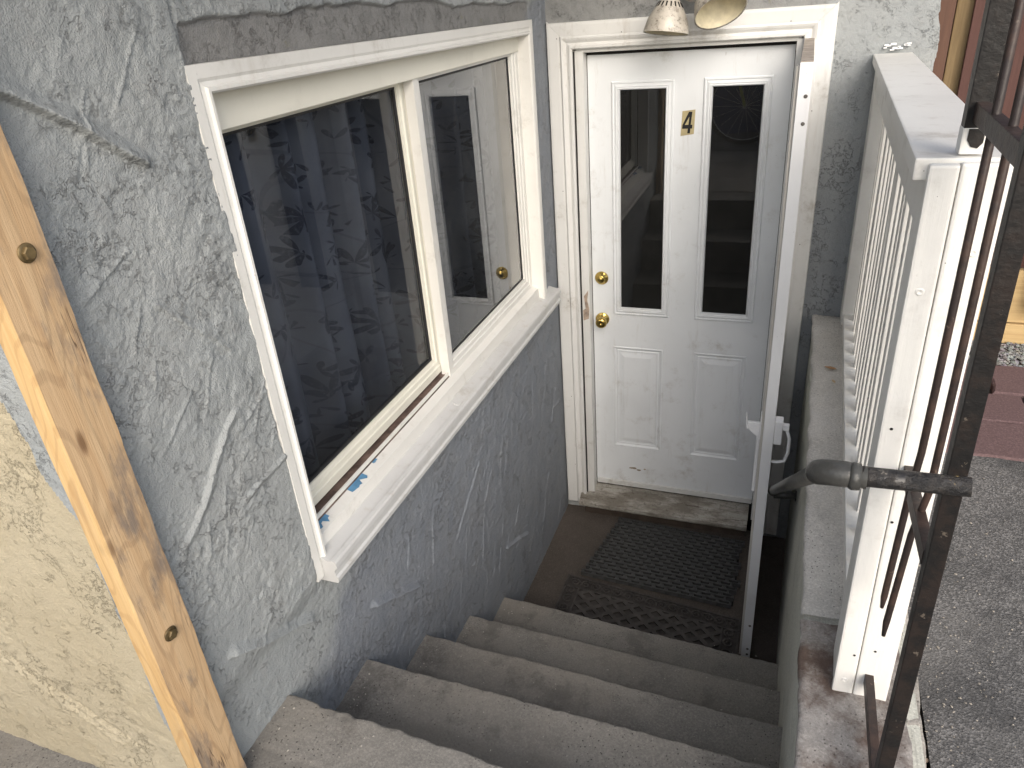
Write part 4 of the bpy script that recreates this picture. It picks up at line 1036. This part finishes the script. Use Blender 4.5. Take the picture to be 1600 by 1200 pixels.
# ------------------------------------------------------------------ fence at the right
fn = thing('plank_fence', 'red brown board fence with treated post and pale lower planks right of the wall', 'fence', (2.2, .08, 1.04))
box('corner_board', 1.352, 1.408, .016, .05, .98, 3.4, M_TRIMBR, fn, .003)
box('fence_post', 1.414, 1.475, .045, .13, .98, 3.4, M_TREAT, fn, .006)
xx = 1.462
for k_ in range(16):
    box('fence_board', xx, xx+.108, .012+random.uniform(-.002, .002), .034, 1.33, 3.4, M_FENCER, fn, .002); xx += .112
box('lower_plank', 1.43, 3.3, -.012, .022, 1.035, 1.115, M_PLANK, fn, .003)
box('lower_plank', 1.43, 3.3, -.004, .030, 1.119, 1.325, M_PLANK, fn, .003)
bm = bmesh.new(); boxbm(bm, 1.825, 2.35, -.075, -.014, 1.19, 1.75, .006); boxbm(bm, 1.86, 2.31, -.085, -.074, 1.23, 1.70, .004)
gp = frombm('grey_panel', bm, M_GREYBIN, None); tag(gp, 'flat grey panel leaning against the plank fence at the right edge', 'panel')
# ------------------------------------------------------------------ leaves on the ledge
def leaf(x, y, s, rot, mat, label):
    bm = bmesh.new(); out = [(0, -1), (.35, -.5), (.45, .1), (.2, .7), (0, 1), (-.25, .6), (-.4, 0), (-.3, -.6)]
    c_, s_ = math.cos(rot), math.sin(rot)
    V = [bm.verts.new((x+s*(a*c_-b_*s_), y+s*(a*s_+b_*c_), 1.106+.25*s*abs(a)+.1*s*b_*b_)) for a, b_ in out]; m_ = bm.verts.new((x, y, 1.105))
    for i in range(8): bm.faces.new((V[i], V[(i+1) % 8], m_))
    r_ = bmesh.ops.extrude_face_region(bm, geom=list(bm.faces)); 
    for v in [g for g in r_['geom'] if isinstance(g, bmesh.types.BMVert)]: v.co.z += .0008
    tag(frombm('dry_leaf', bm, mat, None), label, 'leaf')
leaf(1.150, -.50, .022, 1.2, M_LEAF, 'curled brown leaf on the ledge, the farther of two')
leaf(1.158, -.60, .013, .3, M_LEAF2, 'small pale tan leaf scrap on the ledge, nearer of two')

# ------------------------------------------------------------------ behind the viewer, seen mirrored in the door glass
bk = thing('bicycle', 'bicycle with yellow green mudguard mirrored in the right pane of the door', 'bicycle', (.1, -4.15, .985))
M_TYRE = simple('tyre_rubber', (.02, .02, .02), .8); M_RIM = simple('spoke_metal', (.55, .55, .56), .3, .8); M_GUARD = simple('yellow_green_paint', (.45, .50, .08), .4)
def wheel(cx, cy, cz, R_):
    ring_ = lambda rr: [(cx+rr*math.cos(2*math.pi*k/36), cy, cz+rr*math.sin(2*math.pi*k/36)) for k in range(37)]
    w_ = tube('wheel', ring_(R_-.012), .007, M_RIM, bk, 6); tube('tyre', ring_(R_+.008), .019, M_TYRE, w_, 8)
    tube('hub', [(cx, cy-.04, cz), (cx, cy+.04, cz)], .018, M_RIM, w_, 10)
    bm = bmesh.new()
    for k in range(18):
        a = 2*math.pi*k/18; tubebm(bm, [(cx, cy+(.02 if k % 2 else -.02), cz), (cx+(R_-.015)*math.cos(a), cy, cz+(R_-.015)*math.sin(a))], .0022, 5)
    frombm('spokes', bm, M_RIM, w_)
wheel(.48, -4.15, 1.325, .31); wheel(-.52, -4.15, 1.325, .31)
gpts = [(.48+.345*math.cos(a), -4.15, 1.325+.345*math.sin(a)) for a in [math.radians(q) for q in range(10, 175, 11)]]
tube('mudguard', gpts, .026, M_GUARD, bk, 8)
for n_, p_ in (('fork', [(.48, -4.12, 1.325), (.36, -4.15, 1.72), (.33, -4.15, 1.88)]), ('frame_tube', [(.35, -4.15, 1.76), (-.10, -4.15, 1.74)]), ('frame_tube', [(.37, -4.15, 1.68), (-.06, -4.15, 1.27)]),
               ('frame_tube', [(-.06, -4.15, 1.27), (-.14, -4.15, 1.84)]), ('frame_tube', [(-.10, -4.15, 1.74), (-.52, -4.15, 1.325)]), ('frame_tube', [(-.06, -4.15, 1.27), (-.52, -4.15, 1.325)])):
    tube(n_, p_, .014, M_GUARD, bk, 8)
tube('handlebar', [(.30, -4.42, 1.93), (.34, -4.3, 1.95), (.33, -4.15, 1.90), (.34, -4.0, 1.95), (.30, -3.88, 1.93)], .012, M_TYRE, bk, 8)
box('saddle', -.26, -.02, -4.21, -4.09, 1.84, 1.89, M_TYRE, bk, .015)
Vt = []; Ft = []
for i in range(61):
    x = -.9+2.6*i/60
    for j in range(9): Vt.append((x, -4.75+.05*math.sin(x*9+j*.5)+.02*math.sin(x*23), .985+.115*j))
for i in range(60):
    for j in range(8): a = i*9+j; Ft.append((a, a+9, a+10, a+1))
tag(raw('tarpaulin', Vt, Ft, simple('navy_tarp', (.025, .045, .17), .5), None, True), 'dark blue tarpaulin behind the bicycle, mirrored in the door pane', 'tarpaulin')
